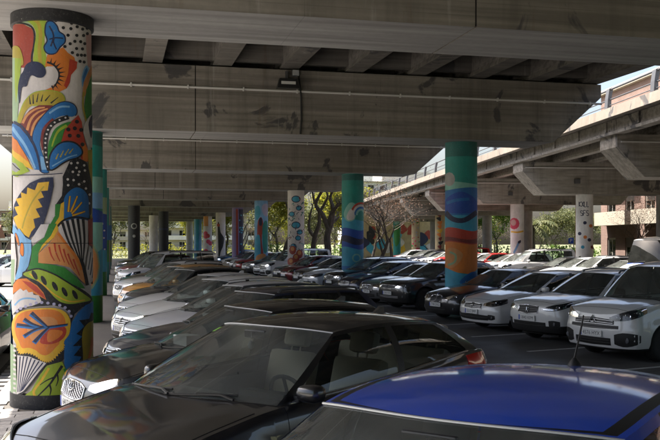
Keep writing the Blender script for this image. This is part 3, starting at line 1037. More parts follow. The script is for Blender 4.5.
m = Mural(XR, col_y(3), 0.48)
x0, h_ = m.img
u = lambda k: x0 + k * h_
for yy, kx in ((199, 0), (208, 0.35), (214, -0.5), (225, 0.0), (232, 0.45), (238, 0.25), (246, -0.3)):
    m.dot(u(kx), yy, 4.6 if abs(kx) < 0.2 else 3, 'wall_navy', 3.6 if abs(kx) < 0.2 else 2.6)
    m.dot(u(kx), yy, 3.8 if abs(kx) < 0.2 else 2.3, 'wall_cyan', 2.7 if abs(kx) < 0.2 else 1.9)
for k in range(44):
    a_, y_ = random.uniform(-.85, .8), random.uniform(196, 252)
    m.stroke([(u(a_), y_), (u(a_ + random.uniform(-.2, .2)), y_ + random.uniform(-2, 2)), (u(a_ + random.uniform(-.35, .35)), y_ + random.uniform(-3, 3))], 0.55, random.choice(['wall_navy', 'wall_navy', 'wall_maroon', 'wall_teal']))
for kx, yy in ((-0.4, 250), (0.4, 254), (0.0, 258), (-0.6, 262)):
    m.dot(u(kx), yy, 3.4, 'wall_brick', 4.5)
    m.dot(u(kx), yy - 1.2, 1.8, 'wall_peach', 2.2)
column(XR, col_y(3), 0.48, CAPB, 'wall_white', 'whitewashed column with blue oval eyes and black doodles', m, None, None, None)

m = Mural(XR, col_y(4), 0.48)
x0, h_ = m.img
u = lambda k: x0 + k * h_
m.blob([(u(-.9), 208), (u(-.3), 206), (u(-.1), 214), (u(-.7), 220)], 'wall_cyan')
m.blob([(u(-.5), 222), (u(0), 217), (u(.3), 224), (u(.1), 240), (u(.4), 262), (u(-.5), 262), (u(-.6), 240)], 'wall_brick')
m.blob([(u(-.3), 219), (u(.1), 218), (u(.1), 225), (u(-.3), 225)], 'wall_navy')
m.blob([(u(.2), 226), (u(.9), 222), (u(.9), 250), (u(.3), 250)], 'wall_teal')
m.blob([(u(-.9), 240), (u(-.2), 236), (u(-.1), 262), (u(-.9), 266)], 'wall_cyan')
m.blob([(u(0.1), 206), (u(.9), 204), (u(.9), 216), (u(.3), 214)], 'wall_lilac')
m.blob([(u(-.7), 256), (u(.6), 254), (u(.7), 264), (u(-.7), 266)], 'wall_peach')
column(XR, col_y(4), 0.48, CAPB, 'wall_skyblue', 'pale blue column with a dark-haired painted figure in red and teal', m, None, None, None)

m = Mural(XR, col_y(5), 0.48)
x0, h_ = m.img
u = lambda k: x0 + k * h_
m.poly([(u(.2), 209), (u(.99), 209), (u(.99), 268), (u(.35), 268)], 'wall_navy')
for k in range(12):
    m.dot(u(random.uniform(.3, .9)), random.uniform(212, 262), 0.8, 'wall_cyan')
m.poly([(u(-.3), 209), (u(.05), 209), (u(.1), 268), (u(-.2), 268)], 'wall_brick')
column(XR, col_y(5), 0.48, CAPB, 'wall_purple', 'lilac column with a navy spotted side', m, None, None, None)

m = Mural(XR, col_y(6), 0.48)
x0, h_ = m.img
u = lambda k: x0 + k * h_
m.blob([(u(-.6), 224), (u(-.3), 223), (u(0), 232), (u(.7), 238), (u(.5), 246), (u(0), 252), (u(-.4), 260), (u(-.5), 245)], 'wall_black')
m.dot(u(-.45), 225, 1.6, 'wall_brick')
column(XR, col_y(6), 0.48, CAPB, 'wall_white', 'white column with a dark running figure', m, None, None, None)
m = Mural(XR, col_y(7), 0.48)
x0, h_ = m.img
u = lambda k: x0 + k * h_
m.poly([(u(-.99), 212), (u(.1), 212), (u(.1), 226), (u(-.99), 226)], 'wall_peach')
for k in range(9):
    m.dot(u(random.uniform(-.7, .7)), random.uniform(232, 258), 2.2, random.choice(['wall_rose', 'wall_red', 'wall_brick']))
column(XR, col_y(7), 0.48, CAPB, 'wall_white', 'white column splashed with red and peach paint', m, None, None, None)
m = Mural(XR, col_y(8), 0.48)
x0, h_ = m.img
u = lambda k: x0 + k * h_
m.poly([(u(-.6), 214), (u(.4), 214), (u(.2), 262), (u(-.5), 262)], 'wall_cyan')
column(XR, col_y(8), 0.48, CAPB, 'wall_skyblue', 'pale column with a cyan stripe far along the viaduct', m, None, None, None)
column(XR, col_y(9), 0.48, CAPB, 'wall_grey', 'plain grey column at the far end of the viaduct', None, None, None, None)

m = Mural(XL, col_y(1), 0.48)
x0, h_ = m.img
u = lambda k: x0 + k * h_
for key, ya, yb, w in (('deepteal', 131, 143, lambda a: (0, 5 * math.sin(a))), ('teal', 143, 160, wv), ('mint', 176, 192, None), ('skyblue', 192, 208, None), ('cobalt', 205, 224, lambda a: (6 * math.sin(a), 3 * math.sin(a + 1))), ('mint', 222, 262, None), ('cyan', 262, 300, lambda a: (-14 * math.sin(a), 0)), ('green', 296, 340, None)):
    m.ring(ya, yb, 'wall_' + key, w)
m.dot(u(0.05), 266, 14, 'wall_sage', 26)
m.dot(u(0.05), 266, 12.5, 'wall_peach', 23)
m.dot(u(-0.1), 256, 9.5, 'wall_green', 17)
m.dot(u(-0.15), 256, 8.3, 'wall_pink', 15)
for k in range(10):
    m.dot(u(-0.15 + 0.25 * math.cos(k * 1.9)), 256 + 9 * math.sin(k * 2.3), 1.0, 'wall_brick')
column(XL, col_y(1), 0.48, CAPB, 'wall_teal', 'teal column with a cobalt diagonal and big painted melon slice', m, None, None, None)
m = Mural(XL, col_y(2), 0.48)
x0, h_ = m.img
u = lambda k: x0 + k * h_
for key, ya, yb, w in (('teal', 172, 198, None), ('sage', 197, 214, None), ('cobalt', 212, 250, wv), ('cyan', 250, 275, None), ('green', 272, 310, None)):
    m.ring(ya, yb, 'wall_' + key, w)
for k in range(14):
    m.dot(u(random.uniform(-.8, .9)), random.uniform(218, 250), 0.9, 'wall_white')
column(XL, col_y(2), 0.48, CAPB, 'wall_teal', 'column painted teal over navy with white dots', m, None, None, None)
for n_ in (3, 4, 5, 6):
    m = Mural(XL, col_y(n_), 0.48)
    m.ring(225, 240, 'wall_blue')
    m.ring(240, 262, 'wall_green' if n_ % 2 else 'wall_tan')
    column(XL, col_y(n_), 0.48, CAPB, 'wall_teal' if n_ % 2 else 'wall_grey', 'half hidden teal and blue column in the row with the feather mural', m, 'far columns of the feather mural row', None, None)
for px, d, key, lab in ((134, 71, 'black', 'matt black column painted with a pale disc'), (163.5, 84, 'black', 'plain matt black column among the far white ones'), (153.5, 96, 'white', 'thin white column between two black columns'), (207, 110, 'skyblue', 'pale blue column at the back of the car park')):
    s_, c_ = math.sin(YAW), math.cos(YAW)
    xc = (px - 330) / 880 * d
    x, y = d * s_ + xc * c_, d * c_ - xc * s_
    m = Mural(x, y, 0.48)
    if px == 134:
        m.dot(m.img[0], 226, 3.0, 'wall_grey')
        m.dot(m.img[0], 226, 2.0, 'wall_black')
        m.dot(m.img[0], 236, 1.5, 'wall_grey')
    elif key == 'black':
        m.ring(228, 230, 'wall_navy')
    column(x, y, 0.48, CAPB if y < 60 or True else 5, 'wall_' + key, lab, m, None, None, None)
# columns behind and beside the camera, which carry the deck
for n_ in (-1, -2):
    for x in (XL, XR):
        column(x, col_y(n_), 0.48, CAPB, 'wall_mint' if x < 0 else 'wall_white', 'plain painted column at the open end of the car park', None, 'columns at the open end', None, 'black')
column(XR, col_y(0), 0.48, CAPB, 'wall_mint', 'plain mint column beside the white box-shaped people carrier', None, None, None, 'black')

# ------------------------------------------------------------------ second elevated road, diverging to the right
RA = R(8.2)
ROAD = Matrix.Translation((25.0, 43.6, 0)) @ Matrix.Rotation(-RA, 4, 'Z')
road = tag(bpy.data.objects.new('elevated_road', None), 'sunlit concrete elevated road with steel railing climbing behind the car park', 'viaduct')
COL.objects.link(road)
road.matrix_world = ROAD
RB, RT_ = 4.8, 6.5
for n_ in range(-3, 6):
    y = n_ * 12.0
    b = MB().prism([(-2.6, RB), (7.0, RB), (8.1, 6.0), (8.1, RT_), (-3.75, RT_), (-3.75, 6.0)], 'y', y - 0.85, y + 0.85)
    cap = link('pier_cap', b.mesh('pier_cap', ['pale_concrete']), road)
    link('conduit', MB().tube([(-3.6, y - 0.885, 6.2), (8.0, y - 0.885, 6.2)], 0.03, 8).mesh('conduit', ['conduit'], 40), cap)
    for k in range(2):
        link('drain_box', MB().box(-0.9 + k * 5, -0.6 + k * 5, y - 0.95, y - 0.85, 5.35, 5.6, 0, None, 0.01).mesh('drain_box', ['steel']), cap)
gx = -3.7
RY0, RY1 = -46.0, 74.0
while gx < 8.2:
    edge = gx < -3 or gx > 7.4
    b = MB().prism([(gx - 0.22, RT_ + 0.004), (gx + 0.22, RT_ + 0.004), (gx + 0.22, RT_ + 0.12), (gx + 0.12, RT_ + 0.16), (gx + 0.12, 7.1), (gx - 0.12, 7.1), (gx - 0.12, RT_ + 0.16), (gx - 0.22, RT_ + 0.12)], 'y', RY0, RY1)
    g_ = link('girder', b.mesh('girder', ['pale_concrete']), road)
    if gx < -3:
        yy = RY0 + 1
        st = MB().box(-0.07, 0.0, -0.09, 0.09, RT_ + 0.17, 7.095).mesh('stiffener', ['pale_concrete'])
        while yy < RY1:
            link('stiffener', st, g_, (gx - 0.121, yy, 0))
            yy += 3.0
    gx += 1.9
link('deck_slab', MB().box(-4.15, 8.3, RY0, RY1, 7.102, 7.34).mesh('deck_slab', ['pale_concrete']), road)
link('kerb', MB().prism([(-4.42, 7.05), (-4.152, 7.05), (-4.152, 7.44), (-4.38, 7.44)], 'y', RY0, RY1).mesh('kerb', ['kerb_concrete']), road)
link('parapet', MB().box(8.05, 8.3, RY0, RY1, 7.342, 8.3).mesh('parapet', ['pale_concrete']), road)
rail = bpy.data.objects.new('railing', None)
COL.objects.link(rail)
rail.parent = road
post = MB().prism([(-0.16, 0.0), (0.02, 0.0), (0.02, 0.55), (0.10, 0.95), (0.04, 1.0), (-0.06, 0.95), (-0.12, 0.55)], 'y', -0.15, 0.15).mesh('post', ['steel'])
yy = RY0 + 1.2
while yy < RY1:
    link('post', post, rail, (-4.05, yy, 7.44 if False else 7.341))
    yy += 4.0
for zz, r_, xo in ((8.27, 0.045, 0.02), (7.86, 0.028, -0.02), (7.62, 0.02, -0.06)):
    link('handrail', MB().tube([(-4.05 + xo, RY0, zz), (-4.05 + xo, RY1, zz)], r_, 8).mesh('handrail', ['steel'], 40), rail)

def rw(x, y, z=0.0):
    return ROAD @ Vector((x, y, z))

# its columns
def road_col(n_, x, base, label, fn=None, group=None):
    p = rw(x, n_ * 12.0)
    m = Mural(p.x, p.y, 0.46)
    if fn:
        x0, h_ = m.img
        fn(m, lambda k: x0 + k * h_)
    column(p.x, p.y, 0.46, RB, base, label, m if fn else None, group, None, None)

def letters(m, u, rows):
    G = {'K': [((0, 0), (0, 1)), ((1, 0), (0, .5), (1, 1))], 'X': [((0, 0), (1, 1)), ((1, 0), (0, 1))], 'L': [((0, 0), (0, 1), (.9, 1))],
         'S': [((1, .1), (.2, 0), (.1, .4), (.9, .6), (.8, 1), (0, .9))], 'F': [((1, 0), (0, 0), (0, 1)), ((0, .5), (.8, .5))]}
    for word, k0, y0, w, hgt in rows:
        for i, ch in enumerate(word):
            for st in G[ch]:
                m.stroke([(u(k0) + (i * 1.25 + a) * w, y0 + b * hgt) for a, b in st], 0.7, 'wall_navy')

def dots_col(m, u):
    letters(m, u, [('KXLL', -0.62, 201.5, 2.0, 5), ('SFS', -0.45, 210.5, 2.2, 5)])
    for kx, yy, key in ((0.05, 222.7, 'navy'), (0.72, 225.8, 'orange'), (-.55, 233.5, 'navy'), (0.08, 237, 'orange'), (.55, 239.8, 'navy'), (.9, 247, 'maroon'), (-.2, 247, 'cyan')):
        m.dot(u(kx), yy, 1.75, 'wall_' + key)
road_col(0, 0, 'wall_bright', 'white column with coloured dots and scribbled capital letters', dots_col)
def ball_col(m, u):
    m.dot(u(-.45), 223.5, 5.2, 'wall_rose', 5.8)
    m.dot(u(-.55), 222.5, 2.6, 'wall_pink', 3.2)
    m.stroke([(u(-.9), 231.5), (u(0), 232.2), (u(.9), 231)], 1.6, 'wall_yellow')
    m.stroke([(u(-.5), 253), (u(0), 246), (u(.25), 242)], 2.0, 'wall_skyblue')
    m.blob([(u(.1), 241.5), (u(.5), 240), (u(.5), 242.5), (u(.2), 243.5)], 'wall_navy')
road_col(1, 0, 'wall_bright', 'white column with a red ball and a thrown blue brush', ball_col)
def speck(m, u):
    for k in range(30):
        m.dot(u(random.uniform(-.9, .9)), random.uniform(212, 252), random.uniform(.5, 1.2), 'wall_' + random.choice(['brick', 'navy', 'rose', 'green', 'grey']))
road_col(2, 0, 'wall_bright', 'pale column speckled with small coloured marks', speck)
def lozenge(m, u):
    for k in range(10):
        m.blob([(u(random.uniform(-.8, -.1)), 214 + k * 4), (u(random.uniform(.1, .8)), 213 + k * 4), (u(.1), 217 + k * 4)], 'wall_' + random.choice(['maroon', 'orange', 'black', 'yellow']))
road_col(3, 0, 'wall_tan', 'tan column patterned in maroon and orange', lozenge)
road_col(4, 0, 'wall_tan', 'ochre column under the elevated road near the graffiti wall', speck)
def tealfn(m, u):
    m.blob([(u(-.8), 228), (u(.5), 224), (u(.8), 240), (u(-.4), 246)], 'wall_green')
    m.blob([(u(-.6), 214), (u(.7), 216), (u(.3), 224), (u(-.7), 223)], 'wall_mint')
road_col(5, 0, 'wall_teal', 'teal and green column beside the graffiti wall', tealfn)
for n_ in (-3, -2, -1):
    road_col(n_, 0, 'wall_white', 'plain white column of the elevated road at its open end', None, 'plain outer columns of the elevated road')
for n_ in range(-3, 6):
    if n_ == 1:
        road_col(n_, 4.6, 'wall_brick', 'dark red column standing behind the dotted white column')
    else:
        road_col(n_, 4.6, 'wall_grey', 'plain grey column in the back row under the elevated road', None, 'grey back columns of the elevated road')

# abutment wall with graffiti
ab = tag(bpy.data.objects.new('abutment_wall', None), 'ochre concrete abutment wall covered in blue and yellow graffiti', 'wall')
COL.objects.link(ab)
ab.matrix_world = ROAD @ Matrix.Translation((0, 75.0, 0))
link('wall_face', MB().box(-4.4, 8.5, 0, 1.2, 0, 6.9).mesh('wall_face', ['wall_tan']), ab)
gk = ['wall_white', 'wall_navy', 'wall_yellow', 'wall_cyan', 'wall_brick', 'wall_black']
b = MB()
rr = random.Random(3)
for k in range(26):
    cx_, cz_ = rr.uniform(-4, 8), rr.uniform(0.8, 4.2)
    pts = [(cx_ + rr.uniform(.3, 1.0) * math.cos(t * 1.05) , cz_ + rr.uniform(.3, 1.2) * math.sin(t * 1.05)) for t in range(6)]
    pts = smooth_loop(pts, 3)
    b.add([(x, -0.004 - 0.001 * k, max(0.1, z)) for x, z in pts], [tuple(range(len(pts)))], rr.randrange(6))
link('graffiti', b.mesh('graffiti', gk), ab)

# ------------------------------------------------------------------ cars
def half_outline(p):
    """plan outline of one half: list of (x0, y0) from nose centre round the side to tail centre"""
    W, L = p['W'], p['L']
    bf, cf, br, cr = p.get('bowf', 0.10), p.get('corf', 0.24), p.get('bowr', 0.06), p.get('corr', 0.20)
    us = [0, .12, .24, .36, .48, .58, .67, .75, .82, .88, .925, .957, .98, .993, 1.0]
    q = 3.2
    def F(u_, b, c):
        return b * u_ * u_ + c * (1 - (1 - u_ ** q) ** (1 / q))
    front = [(F(u_, bf, cf), u_ * W) for u_ in us]
    rear = [(L - F(u_, br, cr), u_ * W) for u_ in us][::-1]
    xa, xb = bf + cf, L - br - cr
    xs = set()
    r_ = p['R'] + 0.055
    for xc in (p['xf'], p['xr']):
        for k in range(13):
            xs.add(round(xc + r_ * math.cos(math.pi * k / 12), 4))
        xs.add(round(xc + r_ + 0.004, 4))
        xs.add(round(xc - r_ - 0.004, 4))
    for s_ in p['seams']:
        xs.add(round(s_ - 0.0035, 4))
        xs.add(round(s_ + 0.0035, 4))
    k = xa + 0.1
    while k < xb - 0.05:
        if all(abs(k - x) > 0.045 for x in xs):
            xs.add(round(k, 4))
        k += 0.1
    side = [(x, W) for x in sorted(xs) if xa < x < xb]
    return front + side + rear

def car_parts(p):
    """meshes of one car type, in a frame with the nose at -L/2 and the left flank at -y"""
    W, L = p['W'], p['L']
    out = half_outline(p)
    NO = len(out)
    sill = p.get('sill', 0.20)
    arch = p['R'] + 0.055
    zs = lambda x: sp(p['zs'], x)
    dF = lambda z: sp(p['nose'], z)
    dR = lambda z: sp(p['tail'], z)
    tpr = lambda x: sp([(0, p.get('tf', 0.93)), (0.5, 0.965), (1.1, 0.992), (L * 0.5, 1.0), (L - 1.0, 0.985), (L - 0.4, 0.955), (L, p.get('tr', 0.92))], x)
    INS = p.get('ins', [(-0.2, .06), (0, .045), (.10, .015), (.25, .0), (.50, -.004), (.62, .004), (.66, .016), (.84, .034), (.94, .052), (1.0, .085)])
    def zb(x):
        z = sill
        for xc in (p['xf'], p['xr']):
            if abs(x - xc) <= arch + 1e-6:
                z = max(z, p['R'] + math.sqrt(max(0.0, arch * arch - (x - xc) ** 2)))
        return z
    def pt(x0, y0, z):
        """point of the body skin for an outline point and a height"""
        sg = 1 if y0 >= 0 else -1
        a = abs(y0)
        wf = max(0.0, 1 - x0 / 0.75) ** 1.3
        wr = max(0.0, 1 - (L - x0) / 0.6) ** 1.3
        x = x0 + dF(z) * wf - dR(z) * wr
        vz = (z - sill) / max(0.05, zs(x0) - sill)
        y = a * tpr(x0) - pl(INS, vz) * min(1.0, (a / W)) ** 2
        fl_ = 0.0
        for xc in (p['xf'], p['xr']):
            t = math.hypot(x0 - xc, z - p['R'])
            if t < arch + 0.14 and z > sill + .05:
                fl_ = max(fl_, p.get('flare', 0.014) * max(0, 1 - (t - arch) / 0.14))
        y += fl_ * (a / W) ** 3
        return Vector((x - L / 2, sg * y, z))
    VR = [0.0, 0.05, 0.14, 0.25, 0.38, 0.50, 0.60, 0.645, 0.69, 0.78, 0.87, 0.94, 0.98, 1.0]
    NV = len(VR)
    parts = []      # (name, mesh, material override slot?, parent index, loc, rot)
    def add(name, me, parent=None, paint=False, loc=None, rot=None):
        parts.append([name, me, parent, paint, loc, rot])
        return len(parts) - 1
    # ---------- skin grids
    grid = {}
    for sg in (-1, 1):
        g = []
        for x0, y0 in out:
            z0, z1 = zb(x0), zs(x0)
            g.append([pt(x0, sg * y0, lerp(z0, z1, v)) for v in VR])
        grid[sg] = g
    doors = p['doors']                      # list of (x from, x to)
    body = MB()
    dmb = {}
    clad = p.get('clad', -1)
    for sg in (-1, 1):
        g = grid[sg]
        for i in range(NO - 1):
            xm = (out[i][0] + out[i + 1][0]) / 2
            side_ = out[i][1] > W * 0.999 and out[i + 1][1] > W * 0.999
            seam = side_ and any(abs(xm - s_) < 0.003 for s_ in p['seams'])
            dk = None
            if side_ and not seam:
                for k, (a, b_) in enumerate(doors):
                    if a < xm < b_:
                        dk = k
            for j in range(NV - 1):
                q = [g[i][j], g[i + 1][j], g[i + 1][j + 1], g[i][j + 1]]
                if sg > 0:
                    q = q[::-1]
                f = [(0, 1, 2, 3)]
                if seam and j >= 1:
                    body.add(q, f, 1)
                elif dk is not None and j >= 1:
                    dmb.setdefault((sg, dk), MB()).add(q, f, 1 if j <= clad else 0)
                else:
                    body.add(q, f, 2 if (j <= clad or (j < 1)) else 0)
            # lip that turns in under the sill and round the arches
            a, b_ = g[i][0], g[i + 1][0]
            ins = 0.30
            ai = Vector((a.x + (L * .04 if i < 8 else 0) - (L * .04 if i > NO - 9 else 0), a.y - sg * min(ins, abs(a.y)), a.z))
            bi = Vector((b_.x + (L * .04 if i + 1 < 8 else 0) - (L * .04 if i + 1 > NO - 9 else 0), b_.y - sg * min(ins, abs(b_.y)), b_.z))
            q = [ai, bi, b_, a]
            body.add(q if sg < 0 else q[::-1], [(0, 1, 2, 3)], 3)
    # ---------- top: bonnet, cowl, rear deck
    cowl, rdeck = p['cowl'], p['rdeck']
    crown = lambda x: sp(p['crown'], x)
    KC = [-1, -.97, -.9, -.8, -.66, -.5, -.33, -.16, 0, .16, .33, .5, .66, .8, .9, .97, 1]
    bonnet = MB()
    def top(i, k):
        a, b_ = grid[-1][i][-1], grid[1][i][-1]
        m_ = (a + b_) / 2
        v = Vector((a.x, lerp(a.y, b_.y, (k + 1) / 2), a.z))
        w_ = abs(b_.y - a.y) / (2 * W)
        cr_ = crown(out[i][0]) * min(1, w_ * 1.1)
        v.z += cr_ * (1 - abs(k) ** 2.6)
        if p.get('bulge') and out[i][0] < cowl:
            v.z += p['bulge'] * math.exp(-((abs(k) - .62) / .09) ** 2) * min(1, w_) * min(1, max(0, out[i][0] / .5))
        return v
    for i in range(NO - 1):
        xm = (out[i][0] + out[i + 1][0]) / 2
        for j in range(len(KC) - 1):
            k0, k1 = KC[j], KC[j + 1]
            inner = max(abs(k0), abs(k1)) < 0.92
            if cowl + 0.12 < xm < rdeck - 0.05 and inner:
                continue
            q = [top(i, k0), top(i, k1), top(i + 1, k1), top(i + 1, k0)]
            if xm < cowl:
                bonnet.add(q[::-1], [(0, 1, 2, 3)], 1 if False else 0)
            else:
                body.add(q[::-1], [(0, 1, 2, 3)], 2 if xm < cowl + 0.13 and inner else 0)
    idx = [i for i in range(NO) if i >= 9 and out[i][0] < cowl]
    gap = [top(i, -.955) for i in reversed(idx)]
    i0_ = idx[0]
    gap += [top(i0_, lerp(-.955, .955, t / 12)) for t in range(1, 12)] + [top(i, .955) for i in idx]
    add_gap = MB().tube([v + Vector((0, 0, .0005)) for v in gap], .0035, 5)
    # cabin tub
    x0, x1 = cowl - L / 2 + 0.05, rdeck - L / 2 - 0.02
    yw = W - 0.17
    ztub = pl(p['zs'], cowl) - 0.03
    body.add([(x0, -yw, .32), (x1, -yw, .32), (x1, yw, .32), (x0, yw, .32), (x0, -yw, ztub), (x1, -yw, ztub), (x1, yw, ztub), (x0, yw, ztub)],
             [(0, 1, 2, 3), (0, 4, 5, 1), (2, 6, 7, 3), (1, 5, 6, 2), (3, 7, 4, 0)], 4)
    body.box(0.35 - L / 2, L / 2 - 0.3, -W + .32, W - .32, .17, .20, 3)
    ib = add('body', body.mesh('body', ['paint_black', 'seam', 'trim_black', 'rubber', 'cabin'], 32, 0.0004), None, True)
    parts[ib].append('body')
    ibn = add('bonnet', bonnet.mesh('bonnet', ['paint_black', 'seam'], 32, 0.0004), None, True)
    add('shut_line', add_gap.mesh('shut_line', ['seam']), ibn)
    door_ix = {}
    for (sg, dk), mb in sorted(dmb.items()):
        door_ix[(sg, dk)] = add('door', mb.mesh('door', ['paint_black', 'trim_black'], 32, 0.0004), None, True)
        a, b_ = doors[dk]
        hx = b_ - 0.16
        zh = zs(hx) - 0.115
        c0 = pt(hx, sg * W, zh)
        h = MB().box(c0.x - 0.10, c0.x + 0.09, c0.y - 0.012 + sg * 0.022, c0.y + 0.012 + sg * 0.022, zh - 0.014, zh + 0.014, 0, None, 0.008)
        h.box(c0.x - 0.09, c0.x - 0.07, c0.y - 0.015, c0.y + 0.015 + sg * 0.012, zh - 0.01, zh + 0.01)
        h.box(c0.x + 0.06, c0.x + 0.08, c0.y - 0.015, c0.y + 0.015 + sg * 0.012, zh - 0.01, zh + 0.01)
        add('handle', h.mesh('handle', [p.get('handle', 'paint_black')], 40), door_ix[(sg, dk)], p.get('handle') is None)
    # ---------- greenhouse
    gh = p['gh']
    # base chain and roof chain knots: (x, y-share) where y follows the shoulder for the base and yr for the roof
    wsb_c, wsb_k = gh['wsb']            # windscreen base: centre x, corner x
    wst_c, wst_k = gh['wst']            # windscreen top
    rgb_c, rgb_k = gh['rgb']            # rear glass base
    rgt_c, rgt_k = gh['rgt']            # rear glass top
    apb, apt = gh['ap']                 # side glass front end at base / top
    bpb, bpt = gh['bp']                 # B pillar (front edge) base / top
    bw = gh.get('bw', 0.085)
    cpb, cpt = gh['cp']                 # side glass rear end base / top
    zr = lambda x: sp(gh['roof'], x)
    yr = lambda x: sp(gh['yroof'], x)
    ybase = lambda x: (abs(pt(x, W, zs(x)).y) - 0.028)
    zcow = lambda x, y: zs(x) + crown(x) * (1 - (abs(y) / max(.3, W * .93)) ** 2.6)
    base, roof, seg = [], [], []
    NW = 9
    yk_b, yk_t = ybase(wsb_k), yr(wst_k)
    for k in range(NW):
        t = k / (NW - 1)
        x = wsb_c + (wsb_k - wsb_c) * t ** 2
        y = yk_b * t
        base.append(Vector((x - L / 2, y, zcow(x, y) - 0.012)))
        x = wst_c + (wst_k - wst_c) * t ** 2.2
        y = yk_t * t
        roof.append(Vector((x - L / 2, y, zr(x) - gh.get('drop', .05) * t ** 2.5)))
        seg.append('ws')
    def side_knots(xb0, xt0, xb1, xt1, n_, name, first=False):
        for k in range(1, n_ + 1):
            t = k / n_
            xb_, xt_ = lerp(xb0, xb1, t), lerp(xt0, xt1, t)
            base.append(Vector((xb_ - L / 2, ybase(xb_), zs(xb_) - 0.006)))
            roof.append(Vector((xt_ - L / 2, yr(xt_), zr(xt_) - gh.get('drop', .05))))
            seg.append(name)
    side_knots(wsb_k, wst_k, apb, apt, 2, 'ap')
    side_knots(apb, apt, bpb, bpt, 8, 'fw')
    side_knots(bpb, bpt, bpb + bw, bpt + bw, 1, 'bp')
    if 'qp' in gh:
        qb, qt = gh['qp']
        side_knots(bpb + bw, bpt + bw, qb, qt, 7, 'rw')
        side_knots(qb, qt, qb + 0.05, qt + 0.05, 1, 'bp')
        side_knots(qb + .05, qt + .05, cpb, cpt, 5, 'qw')
    else:
        side_knots(bpb + bw, bpt + bw, cpb, cpt, 8, 'rw')
    side_knots(cpb, cpt, rgb_k, rgt_k, 3, 'cp')
    yk_b, yk_t = ybase(rgb_k), yr(rgt_k)
    for k in range(1, NW):
        t = 1 - k / (NW - 1)
        x = rgb_c + (rgb_k - rgb_c) * t ** 2
        y = yk_b * t
        base.append(Vector((x - L / 2, y, zcow(x, y) - 0.012)))
        x = rgt_c + (rgt_k - rgt_c) * t ** 2.2
        y = yk_t * t
        roof.append(Vector((x - L / 2, y, zr(x) - gh.get('drop', .05) * t ** 2.5)))
        seg.append('rg')
    LV = [0.0, 0.035, 0.13, 0.27, 0.42, 0.57, 0.72, 0.85, 0.93, 1.0]
    bul = gh.get('bulge', 0.032)
    def gp(i, w, sg, inset=0.0):
        a, b_ = base[i], roof[i]
        v = a.lerp(b_, w)
        i0, i1 = max(0, i - 1), min(len(base) - 1, i + 1)
        t = (base[i1] - base[i0]).lerp(roof[i1] - roof[i0], w)
        if i == 0 or i == len(base) - 1:
            t = Vector((0, 1 if i == 0 else -1, 0))
        nrm = Vector((t.y, -t.x, 0))
        if nrm.length > 1e-6:
            nrm.normalize()
        nrm = -nrm if nrm.dot(Vector((v.x - (cowl + rdeck) / 2 + L / 2, v.y, 0))) < 0 else nrm
        v = v + nrm * (bul * 4 * w * (1 - w) - inset)
        return Vector((v.x, sg * v.y, v.z))
    frame = MB()
    glass = {}
    for sg in (-1, 1):
        for i in range(len(base) - 1):
            kind = seg[i + 1]
            for j in range(len(LV) - 1):
                is_glass = kind in ('ws', 'fw', 'rw', 'rg', 'qw') and 1 <= j <= len(LV) - 3 + (1 if kind == 'ws' else 0)
                ins = 0.006 if is_glass else 0
                q = [gp(i, LV[j], sg, ins), gp(i + 1, LV[j], sg, ins), gp(i + 1, LV[j + 1], sg, ins), gp(i, LV[j + 1], sg, ins)]
                if sg > 0:
                    q = q[::-1]
                if is_glass:
                    key = (kind, 0 if kind in ('ws', 'rg') else sg)
                    glass.setdefault(key, MB()).add(q, [(0, 1, 2, 3)])
                else:
                    blackp = kind == 'bp' or j == 0 or (kind == 'ws' and j >= 8) or p.get('black_pillars') and kind == 'ap'
                    frame.add(q, [(0, 1, 2, 3)], 1 if blackp else 0)
    add('pillars', frame.mesh('pillars', ['paint_black', p.get('header', 'trim_black')], 32, 0.0004), None, True)
    rf = MB()
    RK = [-1, -.96, -.88, -.75, -.6, -.4, -.2, 0, .2, .4, .6, .75, .88, .96, 1]
    def rp(i, k):
        a = roof[i]
        d = gh.get('drop', .05)
        yw_ = a.y
        ze = a.z
        zc_ = zr(a.x + L / 2)
        return Vector((a.x, yw_ * k, lerp(ze, zc_, 1 - abs(k) ** 2.4) if yw_ > .02 else ze))
    for i in range(len(roof) - 1):
        for j in range(len(RK) - 1):
            q = [rp(i, RK[j]), rp(i, RK[j + 1]), rp(i + 1, RK[j + 1]), rp(i + 1, RK[j])]
            ditch = p.get('ditch') and abs(abs((RK[j] + RK[j + 1]) / 2) - .92) < .05
            rf.add(q[::-1], [(0, 1, 2, 3)], 1 if ditch else 0)
    ir = add('roof', rf.mesh('roof', ['paint_black', 'trim_black'], 32, 0.0004), None, True)
    for (kind, sg), mb in sorted(glass.items()):
        nm = {'ws': 'windscreen', 'rg': 'rear_window', 'fw': 'side_window', 'rw': 'side_window', 'qw': 'quarter_window'}[kind]
        mat = p.get('screen', 'screen_glass') if kind == 'ws' else ('glass' if kind == 'fw' else p.get('rear_glass', 'dark_glass'))
        add(nm, mb.mesh(nm, [mat], 60, 0.0004))
    mb = MB().tube([gp(i, .992, -1, -.004) for i in range(NW - 1, 0, -1)] + [gp(i, .992, 1, -.004) for i in range(NW)], .0055, 6)
    add('windscreen_glint', mb.mesh('windscreen_glint', ['galvanised'], 50))  # pale strip modelled in place of the highlight on the roof's front edge
    # bright strip along the belt
    if p.get('chrome_belt'):
        for sg in (-1, 1):
            i0 = NW - 1 + 2
            i1 = len(base) - NW - 2
            mb = MB().tube([gp(i, 0.035, sg, -0.004) for i in range(i0, i1)], 0.009, 6)
            add('belt_strip', mb.mesh('belt_strip', ['chrome'], 50))
